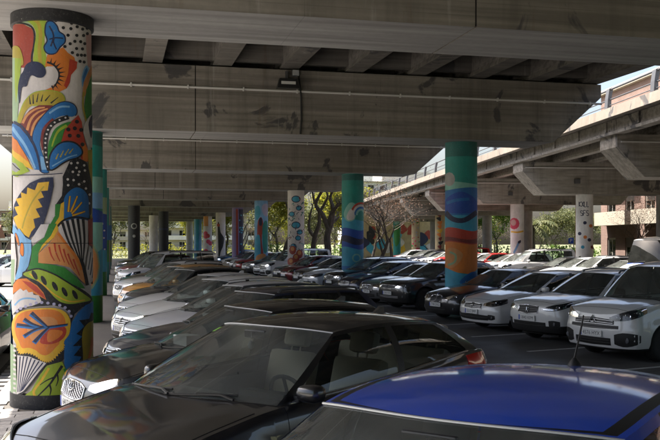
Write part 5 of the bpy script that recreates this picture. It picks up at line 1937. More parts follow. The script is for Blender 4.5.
KIT['coupe'] = car_parts(hatch(doors=[(1.36, 2.78)], seams=[1.36, 2.78], chrome_belt=True, seatmat='seat_light', dashmat='cabin', fin=True,
    zs=[(0, .68), (.12, .715), (.35, .77), (.8, .85), (1.25, .915), (1.8, .935), (2.6, .975), (3.3, 1.03), (3.9, 1.07), (4.28, 1.05)],
    gh=dict(g0, bp=(2.72, 2.74), cp=(3.80, 3.48), roof=[(1.9, 1.37), (2.15, 1.405), (2.5, 1.43), (2.9, 1.43), (3.3, 1.405), (3.8, 1.345)]),
    taillamp=[(.46, .82, .95), (.70, .76, 1.01), (.95, .74, 1.045), (1.20, .80, 1.045), (1.34, .92, 1.04)], rear_glass='glass', badge=(.63, 'oval', .05)))
KIT['hybrid'] = car_parts(hatch(badge=(.625, 'ellipse_l', .06), plate='6417 JGC', grille=[dict(k=[(-.36, .53, .645), (-.2, .51, .675), (0, .505, .68), (.2, .51, .675), (.36, .53, .645)], mesh_grid=9, rim=.012, barmat='alloy'), dict(k=[(-.50, .26, .39), (0, .25, .40), (.50, .26, .39)], mesh_grid=8, barmat='dark_alloy')], plate_z=.445))
KIT['wagon'] = car_parts(saloon(badge=(.62, 'ring_v_w', .062), plate='8035 GKT', grille=[dict(k=[(-.46, .55, .665), (0, .53, .69), (.46, .55, .665)], bars=[.12, .37, .63, .88], rim=.008, br=.008), dict(k=[(-.55, .27, .38), (0, .26, .39), (.55, .27, .38)], bars=[.5], barmat='chrome')],
    gh=dict(saloon()['gh'], rgb=(4.40, 4.22), rgt=(4.02, 3.92), cp=(4.06, 3.80), qp=(3.42, 3.38), roof=[(2.0, 1.40), (2.25, 1.44), (2.6, 1.465), (3.2, 1.47), (3.7, 1.455), (4.1, 1.41)], yroof=[(2.0, .54), (2.5, .585), (3.4, .575), (4.05, .54)]), rdeck=4.30, rails='steel'))
KIT['star'] = car_parts(saloon(badge=(.60, 'star', .085), plate='2290 JBS', grille=[dict(k=[(-.40, .50, .66), (0, .485, .68), (.40, .50, .66)], bars=[.35, .65], rim=.010), dict(k=[(-.5, .26, .36), (0, .25, .37), (.5, .26, .36)], bars=[.5], barmat='trim_black')]))
KIT['hatch'] = car_parts(hatch())
KIT['hatch_b'] = car_parts(hatch(lampmat='lamp_dark', rim='dark_alloy', badge=(.64, 's', .05), plate='5512 JWF', grille=[dict(k=[(-.38, .565, .66), (0, .55, .68), (.38, .565, .66)], bars=[.3, .6], rim=.009), dict(k=[(-.62, .28, .40), (0, .27, .42), (.62, .28, .40)], bars=[.5], barmat='trim_black')],
    drl=[(.50, .64, .655), (.72, .625, .64), (.9, .645, .66)], fin=True))
KIT['saloon'] = car_parts(saloon())
KIT['kidney'] = car_parts(saloon(badge=(.735, 'roundel', .04), plate='7748 DRZ', grille=kid, L=4.55))
KIT['city'] = car_parts(city())
KIT['suv'] = car_parts(suv(badge=(.74, 'oval', .05)))
KIT['lionsuv'] = car_parts(suv(lampmat='lamp_dark', plate='1840 KFM', drl=[(.50, .735, .75), (.8, .74, .752), (1.05, .80, .815)]))
KIT['offroad'] = car_parts(suv(L=4.36, W=.95, R=.36, badge=(.76, 'oval', .045), plate='3306 HVN', lampmat='lamp_bowl', clad=1, grille=[dict(k=[(-.46, .70, .79), (0, .69, .80), (.46, .70, .79)], mesh_grid=9, rim=.006, barmat='alloy'), dict(k=[(-.6, .36, .48), (0, .35, .48), (.6, .36, .48)], bars=[.4, .7], barmat='alloy')]))
KIT['mpv'] = car_parts(mpv(plate='4576 HYX'))
KIT['mpv_b'] = car_parts(mpv(badge=(.74, 'oval', .05), rails='steel'))

KINDW = {'hatch': 'hatchback', 'hatch_b': 'hatchback', 'saloon': 'saloon', 'star': 'saloon', 'kidney': 'saloon', 'city': 'small city car', 'suv': 'crossover', 'lionsuv': 'crossover', 'offroad': 'off-roader', 'mpv': 'people carrier', 'mpv_b': 'people carrier', 'wagon': 'estate car', 'hybrid': 'hatchback', 'coupe': 'coupe', 'blue': 'hatchback'}
NICE = {'soft_black': 'matt black', 'pearl': 'pearl white', 'dark_red': 'dark red', 'sky_blue': 'mid blue', 'black': 'glossy black', 'charcoal': 'charcoal', 'grey': 'mid grey'}
def cn(paint, kit):
    return NICE.get(paint, paint).replace('_', ' ') + ' ' + KINDW[kit]

def row(items, rowname, group, far=6):
    names = [cn(pt_, k) for k, pt_, *_ in items]
    for i, (k, pt_, x, y, be, lab) in enumerate(items):
        if lab is None:
            near = names[i - 1] if i else None
            nxt = names[i + 1] if i + 1 < len(items) else None
            if near and nxt:
                lab = f'{names[i]} of {rowname} between {near} and {nxt}'
            else:
                lab = f'{names[i]} at the far end of {rowname} beside {near}'
            if len(lab.replace('-', ' ').split()) > 16:
                lab = f'{names[i]} of {rowname} beside {near}'
        jt = random.Random(i * 7 + len(items))
        if i > 3:
            be += jt.uniform(-2.2, 2.2)
            if 'mural' in rowname:
                x += jt.uniform(0, .35)
        place_car(KIT[k], pt_, x, y, be, lab, group, lite=i > far, sc={'coupe': 1.06, 'blue': 1.035}.get(k, 1.0))

# row by the feather mural
BA = 67
rowA = [('blue', 'blue', -0.34, 1.74, 48, 'bright blue hatchback with a mast aerial on its roof'),
        ('coupe', 'soft_black', -0.51, 6.0, 54, 'matt black coupe with bright window strip beside the blue hatchback'),
        ('hybrid', 'black', -0.47, 9.72, 70, 'glossy black hatchback with mesh grille beside the feather mural column'),
        ('wagon', 'navy', -0.02, 12.4, BA, 'navy estate car with striped chrome grille'),
        ('hatch', 'silver', 0.05, 14.9, BA, None), ('hatch_b', 'cream', 0.0, 17.7, BA, None), ('star', 'white', 0.05, 20.6, BA, None),
        ('city', 'charcoal', 0.08, 23.4, BA, None), ('city', 'yellow', 0.10, 26.2, BA, None), ('suv', 'white', 0.05, 29.0, BA, None),
        ('saloon', 'beige', 0.05, 31.8, BA, None), ('hatch', 'black', 0.1, 34.7, BA, None), ('mpv_b', 'silver', 0.0, 37.6, BA, None),
        ('hatch_b', 'grey', 0.1, 40.5, BA, None), ('saloon', 'navy', 0.0, 43.4, BA, None), ('suv', 'dark_red', 0.1, 46.3, BA, None),
        ('hatch', 'white', 0.05, 49.2, BA, None), ('city', 'black', 0.1, 52.1, BA, None), ('saloon', 'charcoal', 0.05, 55.0, BA, None),
        ('hatch_b', 'sky_blue', 0.1, 57.9, BA, None), ('suv', 'black', 0.1, 60.8, BA, None), ('hatch', 'grey', 0.1, 63.7, BA, None), ('saloon', 'silver', 0.1, 66.8, BA, None)]
row(rowA, 'the mural row', 'cars parked in the feather mural row', 8)

# row by the rainbow column: four cars to a bay
BB = 77
spec = [[('mpv', 'white', 'white people carrier with double chevron badge and black bumper inset'), ('lionsuv', 'white', 'white crossover with small framed grille next to the chevron-badged people carrier'), ('hatch_b', 'white', 'white hatchback with dark slim headlights in the rainbow row'), ('kidney', 'black', 'glossy black saloon with twin kidney grille')],
        [('offroad', 'black', None), ('star', 'grey', None), ('hatch', 'navy', None), ('suv', 'black', None)],
        [('saloon', 'silver', None), ('hatch_b', 'charcoal', None), ('city', 'dark_red', None), ('hatch', 'soft_black', None)],
        [('mpv_b', 'white', None), ('hatch', 'silver', None), ('suv', 'grey', None), ('saloon', 'white', None)],
        [('hatch_b', 'red', None), ('city', 'white', None), ('saloon', 'black', None), ('hatch', 'cream', None)],
        [('suv', 'sky_blue', None), ('hatch', 'charcoal', None)]]
rowB = []
for bay, cars in enumerate(spec):
    cy_ = BENT0 + (bay + 1) * BAY
    for k, (kt, pa, lab) in enumerate(cars):
        rowB.append((kt, pa, 8.5 + (0.1 if k % 2 else 0), cy_ - 1.87 - 2.8 * (3 - k), BB + (k * 37 + bay * 11) % 5 - 2, lab))
row(rowB, 'the rainbow row', 'cars parked in the rainbow column row', 8)

# under the elevated road
rowC = []
specC = {-1: [('hatch', 'charcoal'), ('suv', 'white'), ('hatch_b', 'silver'), ('saloon', 'black')], 0: [('mpv_b', 'white'), ('suv', 'pearl'), ('hatch', 'white'), ('city', 'red')],
         1: [('hatch', 'pearl'), ('hatch_b', 'red'), ('mpv_b', 'red'), ('suv', 'white')], 2: [('saloon', 'white'), ('hatch', 'navy'), ('suv', 'grey'), ('hatch_b', 'black')], 3: [('city', 'silver'), ('hatch', 'dark_red')]}
for n_, cars in specC.items():
    for k, (kt, pa) in enumerate(cars):
        p_ = rw(-4.2, n_ * 12 + 2.1 + 2.65 * k)
        rowC.append((kt, pa, p_.x, p_.y, 98, None))
rowC[0] = rowC[0][:5] + ('charcoal hatchback of the outer row beside the tall van',)
row(rowC, 'the outer row', 'cars parked under the elevated road', 0)

# left of the mural column
place_car(KIT['saloon'], 'black', -2.82, 14.6, 0, 'glossy black saloon parked nose-on across the paved strip from the mural column', None)
place_car(KIT['hatch'], 'white', -6.6, 46.5, 100, 'white hatchback out in the open beyond the viaduct edge', None, True)
place_car(KIT['suv'], 'navy', -7.6, 50.2, 100, 'navy crossover out in the open beyond the viaduct edge', None, True)
place_car(KIT['city'], 'silver', -9.2, 54.0, 100, 'silver small car out in the open beyond the viaduct edge', None, True)

# white delivery van with blue band
KIT['van'] = car_parts(mpv(L=5.3, W=1.02, R=.34, xf=.95, xr=4.3, seams=[1.4, 2.35], doors=[(1.4, 2.35)], panel_van=True, seat_up=.35, rear_glass='paint_white', header='plate_blue', screen='dark_glass',
    zs=[(0, 1.0), (.12, 1.08), (.3, 1.14), (.6, 1.20), (1.0, 1.26), (1.4, 1.3), (2.4, 1.32), (4.0, 1.34), (5.3, 1.34)], rdeck=5.15, cowl=.86,
    gh=dict(wsb=(.78, 1.0), wst=(1.28, 1.42), rgb=(5.26, 5.18), rgt=(5.2, 5.12), ap=(1.14, 1.46), bp=(2.25, 2.25), cp=(4.6, 4.58),
            roof=[(1.2, 2.25), (1.5, 2.34), (2.2, 2.42), (3.5, 2.45), (5.2, 2.42)], yroof=[(1.3, .80), (2.0, .84), (3.5, .84), (5.2, .82)], drop=.06),
    extra=[('stripe', [(-.80, .86, .95), (0, .86, .97), (.80, .86, .95)], .006, 'plate_blue')], badge=(.80, 'oval', .05)))
place_car(KIT['van'], 'white', 20.6, 31.8, 58, 'tall white van with blue band facing the rainbow row', None, False, 'van', 'delivery_van')
vv = bpy.data.objects['delivery_van']
link('bulkhead', MB().box(-.38, -.33, -.9, .9, .35, 2.2).mesh('bulkhead', ['cabin']), vv)
for sg in (-1, 1):
    link('stripe', MB().box(-1.1, 2.4, sg * 1.014 - .003, sg * 1.014 + .003, 1.02, 1.22).mesh('stripe', ['plate_blue']), vv)

# small things in and on the nearest cars
hyb = [o for o in bpy.data.objects if o.name.startswith('parked_car') and 'mesh grille beside' in o.get('label', '')][0]
def in_car(e, v):
    return Matrix.Translation(e.location) @ e.rotation_euler.to_matrix().to_4x4() @ Matrix.Diagonal((*e.scale, 1)) @ Vector(v)
L_ = 4.28
b = MB().box(-.10, .10, -.13, .13, 0, .15, 0, None, .004)
bx = tag(link('carton', b.mesh('carton', ['paper']), None, in_car(hyb, (1.16 - L_ / 2 + .24, .12, .93)), (0, 0, hyb.rotation_euler.z + .2)), 'small white carton on the dashboard of the glossy black hatchback', 'carton')
cp = [o for o in bpy.data.objects if 'matt black coupe' in o.get('label', '')][0]
kp = KIT['coupe']
gp_ = kp['gp']
q = [gp_(i, w, 1, .003) for i, w in ((7, .86), (8, .86), (8, .93), (7, .93))]
link('permit_sticker', mesh('permit_sticker', q, [(0, 1, 2, 3)], ['sticker_green']), cp)
a = gp_(0, .80, 1, .11)
b = MB().tube([a + Vector((0, 0.02, .04)), a + Vector((0, .025, -.04))], .0025, 5)
b.lathe([(.001, -.10), (.022, -.085), (.026, -.06), (.015, -.035), (.001, -.03)], 10, 'z', (a.x, a.y + .025, a.z))
o = link('mirror_charm', b.mesh('mirror_charm', ['paper'], 40))
o.matrix_world = Matrix.Translation(cp.location) @ cp.rotation_euler.to_matrix().to_4x4() @ Matrix.Diagonal((*cp.scale, 1))
tag(o, 'small pale charm hanging behind the windscreen of the matt black coupe', 'charm')
for k in range(24):
    bay_line(0.9, 3.9 + k * 2.9, R(BA), 4.6)
for bay in range(5):
    for k in range(5):
        bay_line(7.9, BENT0 + (bay + 1) * BAY - 0.6 - 2.8 * (4 - k) + .1, R(BB), 5.0, 0.11)

# ------------------------------------------------------------------ trees and shrubs
def leaf_mat(name, a, b, trans=0.45):
    m = principled(name, a, 0.6, 0, 0, 0.3)
    n = NT(m)
    g = n.new('ShaderNodeNewGeometry')
    c = n.mix(g.outputs['Random Per Island'], a, b)
    n.color(c)
    t = n.new('ShaderNodeBsdfTranslucent')
    n.l.new(c, t.inputs[0])
    mx = n.new('ShaderNodeMixShader')
    mx.inputs[0].default_value = trans
    n.l.new(n.b.outputs[0], mx.inputs[1])
    n.l.new(t.outputs[0], mx.inputs[2])
    n.l.new(mx.outputs[0], n.n['Material Output'].inputs[0])
leaf_mat('leaf_green', (0.05, 0.11, 0.02), (0.13, 0.20, 0.03), .55)
leaf_mat('leaf_yellow', (0.14, 0.17, 0.02), (0.30, 0.27, 0.03), .55)
leaf_mat('leaf_olive', (0.07, 0.09, 0.035), (0.15, 0.15, 0.06))
leaf_mat('leaf_rust', (0.14, 0.075, 0.05), (0.22, 0.14, 0.09))
m = principled('bark', (0.07, 0.055, 0.042), 0.9)
n = NT(m)
bn = n.noise(n.pos((6, 6, 1.2)), 2.0, 5, .6)
n.color(n.mix(n.ramp(bn, [(.3, 0.0), (.7, 1.0)]), (0.035, 0.028, 0.022), (0.12, 0.098, 0.075)))
n.bump(bn, .6, .03)

def grow(mb, tips, p, d, length, rad, depth, rng, spread=0.55, kids=3):
    n_ = 5
    pts, rs = [p.copy()], [rad]
    q = p.copy()
    dd = d.copy()
    for i in range(n_):
        dd = (dd + Vector((rng.uniform(-.22, .22), rng.uniform(-.22, .22), rng.uniform(-.08, .14)))).normalized()
        q = q + dd * length / n_
        pts.append(q.copy())
        rs.append(rad * (1 - .42 * (i + 1) / n_))
    mb.tube(pts, rs, 7 if rad > .05 else 4, cap=False)
    if depth == 0:
        tips.append((q.copy(), dd.copy(), length))
        return
    for k in range(kids):
        a = rng.uniform(0, 6.28)
        side = Vector((math.cos(a), math.sin(a), rng.uniform(-.05, .5)))
        nd = (dd * (1 - spread) + side * spread).normalized()
        st = pts[rng.choice([3, 4, 5, 5])] if k else q
        grow(mb, tips, st.copy(), nd, length * rng.uniform(.6, .82), rs[-1] * rng.uniform(.6, .85), depth - 1, rng, spread, kids)
    if depth >= 2:
        tips.append((pts[3].copy(), dd.copy(), length))

def tree_mesh(seed, h, trunk_r, leaves, leaf, size, depth=4, lean=0.1, clear=.38, spread=.5, clump=.55):
    rng = random.Random(seed)
    mb = MB()
    tips = []
    d0 = Vector((rng.uniform(-lean, lean), rng.uniform(-lean, lean), 1)).normalized()
    base = Vector((0, 0, -.05))
    mb.tube([base, base + Vector((0, 0, .25))], [trunk_r * 1.5, trunk_r * 1.08], 9, cap=False)
    grow(mb, tips, Vector((0, 0, .18)), d0, h * clear, trunk_r, depth, rng, spread)
    tm = mb.mesh('trunk', ['bark'], 50)
    cm = None
    if leaves:
        v, f = [], []
        for _ in range(leaves):
            t, dd, ln = rng.choice(tips)
            r_ = clump * h * .11
            o_ = Vector((rng.gauss(0, r_), rng.gauss(0, r_), rng.gauss(0, r_ * .7)))
            c = t + o_
            s_ = size * rng.uniform(.6, 1.3)
            a = Vector((rng.uniform(-1, 1), rng.uniform(-1, 1), rng.uniform(-.6, .6))).normalized()
            b = a.cross(Vector((rng.uniform(-1, 1), rng.uniform(-1, 1), rng.uniform(-1, 1)))).normalized()
            k = len(v)
            v += [tuple(c - a * s_), tuple(c + b * s_ * .5), tuple(c + a * s_), tuple(c - b * s_ * .5)]
            f.append((k, k + 1, k + 2, k + 3))
        cm = mesh('crown', v, f, [leaf])
    return tm, cm

TREES = {
    'yellow': tree_mesh(1, 8.5, .20, 9000, 'leaf_yellow', .15, 4),
    'green': tree_mesh(2, 8.0, .20, 9000, 'leaf_green', .15, 4),
    'forked': tree_mesh(5, 9.0, .24, 500, 'leaf_olive', .12, 4, .2, .36),
    'bare': tree_mesh(9, 8.0, .17, 1300, 'leaf_rust', .045, 5, .15, .30, .5),
    'bare_b': tree_mesh(12, 7.5, .15, 1000, 'leaf_rust', .045, 5, .2, .30, .55),
    'olive': tree_mesh(14, 8.5, .2, 6000, 'leaf_olive', .16, 4),
}
def from_px(px, d):
    s_, c_ = math.sin(YAW), math.cos(YAW)
    xc = (px - 330) / 880 * d
    return d * s_ + xc * c_, d * c_ - xc * s_
def plant_tree(kind, px, d, sc, rz, label, group=None):
    x, y = from_px(px, d)
    e = tag(bpy.data.objects.new('tree', None), label, 'tree', group)
    COL.objects.link(e)
    e.location = (x, y, 0)
    e.rotation_euler = (0, 0, rz)
    e.scale = (sc, sc, sc)
    tm, cm = TREES[kind]
    link('trunk', tm, e)
    if cm:
        link('crown', cm, e)
plant_tree('yellow', 277, 104, 1.0, .4, 'yellow-green leafy tree between the doodle column and painted figure column')
def limb_tree(d, limbs, label, leaves, leaf, seed):
    """a pruned tree: thick crooked limbs given as (px, row, radius) and twigs grown from their ends"""
    rng = random.Random(seed)
    x0_, y0_ = from_px(limbs[0][0][0], d)
    mb = MB()
    tips = []
    for li in limbs:
        pts, rs = [], []
        for k, (px, row_, r_) in enumerate(li):
            x, y = from_px(px, d)
            z = -0.05 if row_ is None else CAMZ + (243 - row_) / 880 * d
            j = .25 * k if li is not limbs[0] else 0.0
            pts.append((x - x0_ + rng.uniform(-j, j) * .3, y - y0_ + rng.uniform(-j, j), z))
            rs.append(r_)
        sx = smooth_line([(p[0], p[2]) for p in pts], 4)
        sy = smooth_line([(p[1], r_) for p, r_ in zip(pts, rs)], 4)
        mb.tube([(a[0], b[0], a[1]) for a, b in zip(sx, sy)], [max(.02, b[1]) for b in sy], 9, cap=False)
        e_ = Vector(pts[-1])
        dr = (e_ - Vector(pts[-2])).normalized()
        for q in range(4):
            dd = (dr + Vector((rng.uniform(-.7, .7), rng.uniform(-.7, .7), rng.uniform(-.2, .4)))).normalized()
            grow(mb, tips, e_.copy(), dd, 1.3, rs[-1] * .6, 2, rng, .5)
    e = tag(bpy.data.objects.new('tree', None), label, 'tree')
    COL.objects.link(e)
    e.location = (x0_, y0_, 0)
    link('trunk', mb.mesh('trunk', ['bark'], 50), e)
    v, f = [], []
    for _ in range(leaves):
        t, dd, ln = rng.choice(tips)
        c = t + Vector((rng.gauss(0, .4), rng.gauss(0, .4), rng.gauss(0, .3)))
        a = Vector((rng.uniform(-1, 1), rng.uniform(-1, 1), rng.uniform(-1, 1))).normalized() * .10
        b = a.cross(Vector((rng.uniform(-1, 1), rng.uniform(-1, 1), rng.uniform(-1, 1)))).normalized() * .05
        k = len(v)
        v += [tuple(c - a), tuple(c + b), tuple(c + a), tuple(c - b)]
        f.append((k, k + 1, k + 2, k + 3))
    link('crown', mesh('crown', v, f, [leaf]), e)
limb_tree(64, [[(328, None, .30), (328, 250, .26), (327, 238, .24), (329, 228, .22)], [(329, 230, .2), (324, 220, .18), (319, 213, .16), (318, 204, .13), (320, 190, .09)], [(329, 230, .2), (333, 218, .17), (334, 206, .14), (331, 196, .11), (332, 184, .08)], [(319, 213, .12), (324, 205, .10), (329, 196, .08), (327, 186, .05)]],
          'dark tree with two crooked limbs beside the rainbow column', 260, 'leaf_olive', 3)
limb_tree(67, [[(312, None, .24), (313, 250, .21), (315, 236, .18), (319, 224, .16), (319, 212, .12), (314, 200, .09), (312, 188, .06)], [(315, 238, .12), (310, 230, .10), (309, 218, .08), (311, 206, .05)]],
          'dark crooked tree beside the column with blue oval eyes', 220, 'leaf_olive', 4)
limb_tree(72, [[(284, None, .2), (285, 250, .18), (290, 236, .16), (291, 222, .13), (290, 212, .1), (286, 203, .07), (287, 192, .05)]],
          'thin dark bare tree in front of the yellow-green tree', 120, 'leaf_olive', 5)
plant_tree('olive', 319, 118, 1.0, .9, 'olive tree behind the dark crooked trees')
plant_tree('yellow', 341, 110, 1.1, 2.9, 'yellowish tree half hidden by the rainbow column')
plant_tree('bare', 377, 56, .95, 3.3, 'reddish bare tree standing against the elevated road')
plant_tree('bare_b', 393, 60, .95, 5.0, 'smaller reddish bare tree near the graffiti wall')
plant_tree('bare_b', 371, 66, .9, 1.0, 'bare tree right beside the rainbow column')
plant_tree('bare', 246, 92, 1.0, .1, 'bare tree beside the lilac column')
plant_tree('yellow', 226, 112, .9, 2.2, 'yellow-green tree behind the running figure column')
plant_tree('bare_b', 631, 66, .9, .5, 'bare leaning tree in front of the brick flats')
plant_tree('bare', 641, 64, .8, 2.6, 'bare tree with thick limbs beside the tall van')
plant_tree('green', 497, 104, .8, .2, 'round green tree seen past the speckled column')
plant_tree('olive', 560, 108, .8, 1.2, 'olive tree behind the white column with the red ball')
rt = random.Random(21)
k = 0
for px in range(-60, 700, 22):
    d = rt.uniform(150, 190)
    kind = rt.choice(['bare', 'olive', 'yellow', 'olive', 'bare'])
    plant_tree(kind, px + rt.uniform(-8, 8), d, rt.uniform(.85, 1.25), rt.uniform(0, 6), {'green': 'green tree in the belt beyond the car park', 'olive': 'olive tree in the belt beyond the car park', 'yellow': 'yellowish tree in the belt beyond the car park', 'bare': 'bare tree in the belt beyond the car park'}[kind], 'trees in the far belt, ' + kind)

# palm
px_, py_ = from_px(533, 92)
pal = tag(bpy.data.objects.new('palm_tree', None), 'palm with drooping fronds behind the red ball column', 'palm')
COL.objects.link(pal)
pal.location = (px_, py_, 0)
link('trunk', MB().tube([(0, 0, -.05), (.05, 0, 1.5), (.02, .05, 3.0), (0, 0, 4.0)], [.28, .22, .2, .22], 10).mesh('trunk', ['bark'], 40), pal)
rp_ = random.Random(4)
for k in range(26):
    a = rp_.uniform(0, 6.28)
    up_ = rp_.uniform(-.3, 1.0)
    v, f = [], []
    prev = Vector((0, 0, 4.0))
    d = Vector((math.cos(a), math.sin(a), up_)).normalized()
    side = Vector((-math.sin(a), math.cos(a), 0))
    for i in range(9):
        q = prev + d * .3
        d = (d + Vector((0, 0, -.17))).normalized()
        for sg in (-1, 1):
            b = len(v)
            ln = .55 * (1 - abs(i - 4) / 7)
            v += [tuple(prev), tuple(q), tuple(q + side * sg * ln + Vector((0, 0, -.22)) + d * .15)]
            f.append((b, b + 1, b + 2))
        prev = q
    link('frond', mesh('frond', v, f, ['leaf_olive']), pal)

# hedges: one trimmed mass each
def hedge(px0, px1, d, h, w, label, mat):
    x0, y0 = from_px(px0, d)
    x1, y1 = from_px(px1, d)
    rng = random.Random(int(px0 + d))
    v, f = [], []
    ln = math.hypot(x1 - x0, y1 - y0)
    for _ in range(int(ln * 130)):
        t = rng.random()
        z = h * (1 - rng.random() ** 1.5 * .98) * (0.8 + .2 * math.sin(t * ln * 1.7))
        c = Vector((lerp(x0, x1, t) + rng.uniform(-w, w) / 2, lerp(y0, y1, t) + rng.uniform(-w, w) / 2, z))
        a = Vector((rng.uniform(-1, 1), rng.uniform(-1, 1), rng.uniform(-1, 1))).normalized() * .13
        b = a.cross(Vector((rng.uniform(-1, 1), rng.uniform(-1, 1), rng.uniform(-1, 1)))).normalized() * .08
        k = len(v)
        v += [tuple(c - a), tuple(c + b), tuple(c + a), tuple(c - b)]
        f.append((k, k + 1, k + 2, k + 3))
    e = tag(bpy.data.objects.new('hedge', None), label, 'hedge')
    COL.objects.link(e)
    e.location = (x0, y0, 0)
    o = link('foliage', mesh('foliage', v, f, [mat]), e)
    o.location = (-x0, -y0, 0)
    return e
hedge(-30, 24, 62, 1.7, 1.4, 'low clipped hedge along the open edge of the car park', 'leaf_yellow')
hedge(110, 262, 128, 2.0, 1.6, 'long low hedge closing the far end of the car park', 'leaf_yellow')
hedge(470, 560, 88, 2.0, 1.4, 'green hedge under the elevated road', 'leaf_green')
hedge(556, 604, 80, 1.9, 1.2, 'green hedge beside the dotted white column', 'leaf_green')
hedge(265, 345, 92, 2.0, 1.4, 'bushy green hedge behind the forked trees', 'leaf_green')

# ------------------------------------------------------------------ buildings
def brick_mat(name, a, b, mortar):
    m = principled(name, a, 0.85)
    n = NT(m)
    t = n.new('ShaderNodeTexBrick')
    t.inputs['Color1'].default_value = (*a, 1)
    t.inputs['Color2'].default_value = (*b, 1)
    t.inputs['Mortar'].default_value = (*mortar, 1)
    t.inputs['Scale'].default_value = 1.0
    t.inputs['Brick Width'].default_value = .25
    t.inputs['Row Height'].default_value = .075
    t.inputs['Mortar Size'].default_value = .008
    tc = n.new('ShaderNodeTexCoord')
    mp = n.new('ShaderNodeMapping')
    mp.inputs['Rotation'].default_value = (0, R(90), R(90))
    n.l.new(tc.outputs['Object'], mp.inputs[0])
    n.l.new(mp.outputs[0], t.inputs[0])
    c = n.mix(n.ramp(n.noise(n.pos(), .8, 4), [(.35, .3), (.7, 0.0)]), t.outputs[0], tuple(x * .5 for x in a))
    n.color(c)
brick_mat('brick_wall', (0.17, 0.095, 0.07), (0.22, 0.125, 0.095), (0.24, 0.22, 0.20))
ground_mat('render_white', (0.66, 0.63, 0.57), (0.58, 0.55, 0.49), .5, .85, .25)
ground_mat('render_cream', (0.42, 0.38, 0.31), (0.37, 0.33, 0.26), .5, .85, .25)
principled('shutter', (0.10, 0.085, 0.07), .7)
principled('awning_green', (0.02, 0.22, 0.20), .8)
principled('tile_roof', (0.24, 0.09, 0.06), .85)

def block(name, label, M, length, depth_, floors, wall, trim, fh=3.1, penthouse=True, balc=True, bays=3.6, mats_top='render_white'):
    """long facade along local +y at local x = 0, facing -x"""
    e = tag(bpy.data.objects.new(name, None), label, 'building')
    COL.objects.link(e)
    e.matrix_world = M
    H = floors * fh
    nb = int(length // bays)
    w = MB()
    # facade with real openings: piers and spandrels round each window
    op = []
    for f_ in range(floors):
        z0, z1 = f_ * fh, (f_ + 1) * fh
        lo, hi = (z0 + .1, z0 + 2.6) if f_ == 0 else (z0 + .9, z0 + 2.45)
        w.box(0, .3, 0, length, z0, lo)
        w.box(0, .3, 0, length, hi, z1)
        for k in range(nb + 1):
            y0 = 0 if k == 0 else (k - 1) * bays + bays * .5 + .85
            y1 = length if k == nb else k * bays + bays * .5 - .85
            w.box(0.0, .3, y0, y1, lo, hi)
        for k in range(nb):
            op.append((k * bays + bays * .5, lo, hi, f_))
    w.box(.301, depth_, 0, .3, 0, H)
    w.box(.301, depth_, length - .3, length, 0, H)
    w.box(depth_, depth_ + .3, 0, length, 0, H)
    link('wall', w.mesh('wall', [wall]), e)
    link('inner_wall', MB().box(1.6, 1.7, .31, length - .31, .05, H - .05).mesh('inner_wall', ['cabin']), e)
    link('roof', MB().box(-.35, depth_ + .5, -.3, length + .3, H + .001, H + .35).mesh('roof', [trim]), e)
    fr = MB()
    for a in (-.84, -.03, .78):
        fr.box(.10, .16, a, a + .06, 0, 1)
    for z in (0, .94):
        fr.box(.101, .159, -.84, .84, z, z + .06)
    fme = fr.mesh('window', ['render_white'])
    gme = MB().box(.125, .135, -.84, .84, 0, 1).mesh('pane', ['window_glass'])
    sme = MB().box(.06, .09, -.84, .84, 0, 1).mesh('shutter', ['shutter'])
    rg_ = random.Random(int(length))
    for y, lo, hi, f_ in op:
        win = link('window', fme, e, (0, y, lo))
        win.scale = (1, 1, hi - lo)
        link('pane', gme, win)
        if rg_.random() < .45:
            s_ = link('shutter', sme, win)
            t = rg_.uniform(.3, .8)
            s_.scale = (1, 1, t)
            s_.location = (0, 0, 1 - t)
    if balc:
        for f_ in range(1, floors):
            z = f_ * fh
            for k in range(0, nb, 2):
                y0 = k * bays + .3
                y1 = min(length - .2, y0 + bays * 1.7)
                b = MB()
                b.box(-1.1, -.004, y0, y1, z - .12, z + .06)
                b.box(-1.1, -1.0, y0, y1, z + .06, z + 1.0)
                b.box(-1.0, -.004, y0, y0 + .1, z + .06, z + 1.0)
                b.box(-1.0, -.004, y1 - .1, y1, z + .06, z + 1.0)
                link('balcony', b.mesh('balcony', [trim]), e)
    if penthouse:
        link('penthouse', MB().box(2.0, depth_ - 1, length * .08, length * .62, H + .352, H + 3.2).mesh('penthouse', [mats_top]), e)
    return e
block('apartment_block', 'brick apartment block with cream balconies behind the elevated road', ROAD @ Matrix.Translation((12.6, -30, 0)), 58, 12, 4, 'brick_wall', 'render_cream', 3.75)
bb = bpy.data.objects['apartment_block']
link('awning', MB().prism([(-.004, 5.2), (-1.3, 4.2), (-1.3, 4.1), (-.004, 5.1)], 'y', 38, 41).mesh('awning', ['awning_green']), bb)
x, y = from_px(6, 95)
hm = tag(bpy.data.objects.new('low_house', None), 'low house with red-brown tiled roof beyond the hedge', 'house')
COL.objects.link(hm)
hm.location = (x - 6, y, 0)
link('wall', MB().box(-7, 5, -3, 3, 0, 2.7).mesh('wall', ['render_white']), hm)
link('roof', MB().prism([(-3.6, 2.7), (3.6, 2.7), (3.4, 2.9), (0, 4.1), (-3.4, 2.9)], 'x', -7.5, 5.5).mesh('roof', ['tile_roof']), hm)
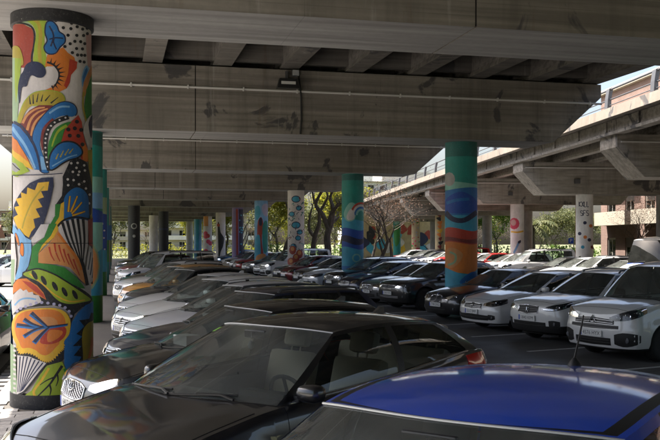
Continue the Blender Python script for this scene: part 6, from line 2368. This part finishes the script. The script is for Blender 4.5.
for k in range(4):
    w_ = link('window', MB().box(-6 + k * 2.8, -4.9 + k * 2.8, -3.04, -3.001, 1.0, 2.1).mesh('window', ['render_cream']), hm)
    link('pane', MB().box(-5.92 + k * 2.8, -4.98 + k * 2.8, -3.05, -3.041, 1.08, 2.02).mesh('pane', ['window_glass']), w_)
for px, d, ln, fl_, wl_, tr_, lab in ((215, 230, 30, 5, 'render_cream', 'render_white', 'far cream apartment block beyond the tree belt'), (120, 260, 34, 6, 'render_white', 'render_cream', 'far white apartment block beyond the tree belt'), (395, 240, 26, 6, 'render_white', 'render_cream', 'pale apartment block rising behind the elevated road'), (20, 280, 30, 4, 'brick_wall', 'render_white', 'distant brick block near the low house')):
    x, y = from_px(px, d)
    block('apartment_block', lab, Matrix.Translation((x - ln / 2, y, 0)) @ Matrix.Rotation(R(90), 4, 'Z') @ Matrix.Translation((0, -ln, 0)), ln, 12, fl_, wl_, tr_)

# blue parking sign by the hedge
sx, sy = from_px(571, 76)
sg_ = tag(bpy.data.objects.new('parking_sign', None), 'small blue parking sign on a grey post by the hedge', 'sign')
COL.objects.link(sg_)
sg_.location = (sx, sy, 0)
sg_.rotation_euler = (0, 0, -R(24))
link('post', MB().tube([(0, 0, 0), (0, 0, 2.6)], .035, 8).mesh('post', ['galvanised'], 40), sg_)
link('panel', MB().box(-.22, .22, -.06, -.036, 2.1, 2.6, 0, None, .01).mesh('panel', ['plate_blue']), sg_)
tm = text_mesh('P', .42, 'lettering', 'plate')
tm.transform(Matrix.Translation((0, -.064, 2.35)) @ Matrix.Rotation(R(90), 4, 'X'))
link('lettering', tm, sg_)

# boundary fence at the far end
fx0, fy0 = from_px(112, 118)
fx1, fy1 = from_px(250, 122)
fe = tag(bpy.data.objects.new('fence', None), 'thin grey mesh fence closing the far end', 'fence')
COL.objects.link(fe)
fe.location = (fx0, fy0, 0)
vx, vy = fx1 - fx0, fy1 - fy0
for k in range(9):
    t = k / 8
    link('post', MB().tube([(vx * t, vy * t, 0), (vx * t, vy * t, 1.9)], .04, 6).mesh('post', ['galvanised']), fe)
for z in (.4, 1.1, 1.85):
    link('rail', MB().tube([(0, 0, z), (vx, vy, z)], .025, 6).mesh('rail', ['galvanised']), fe)
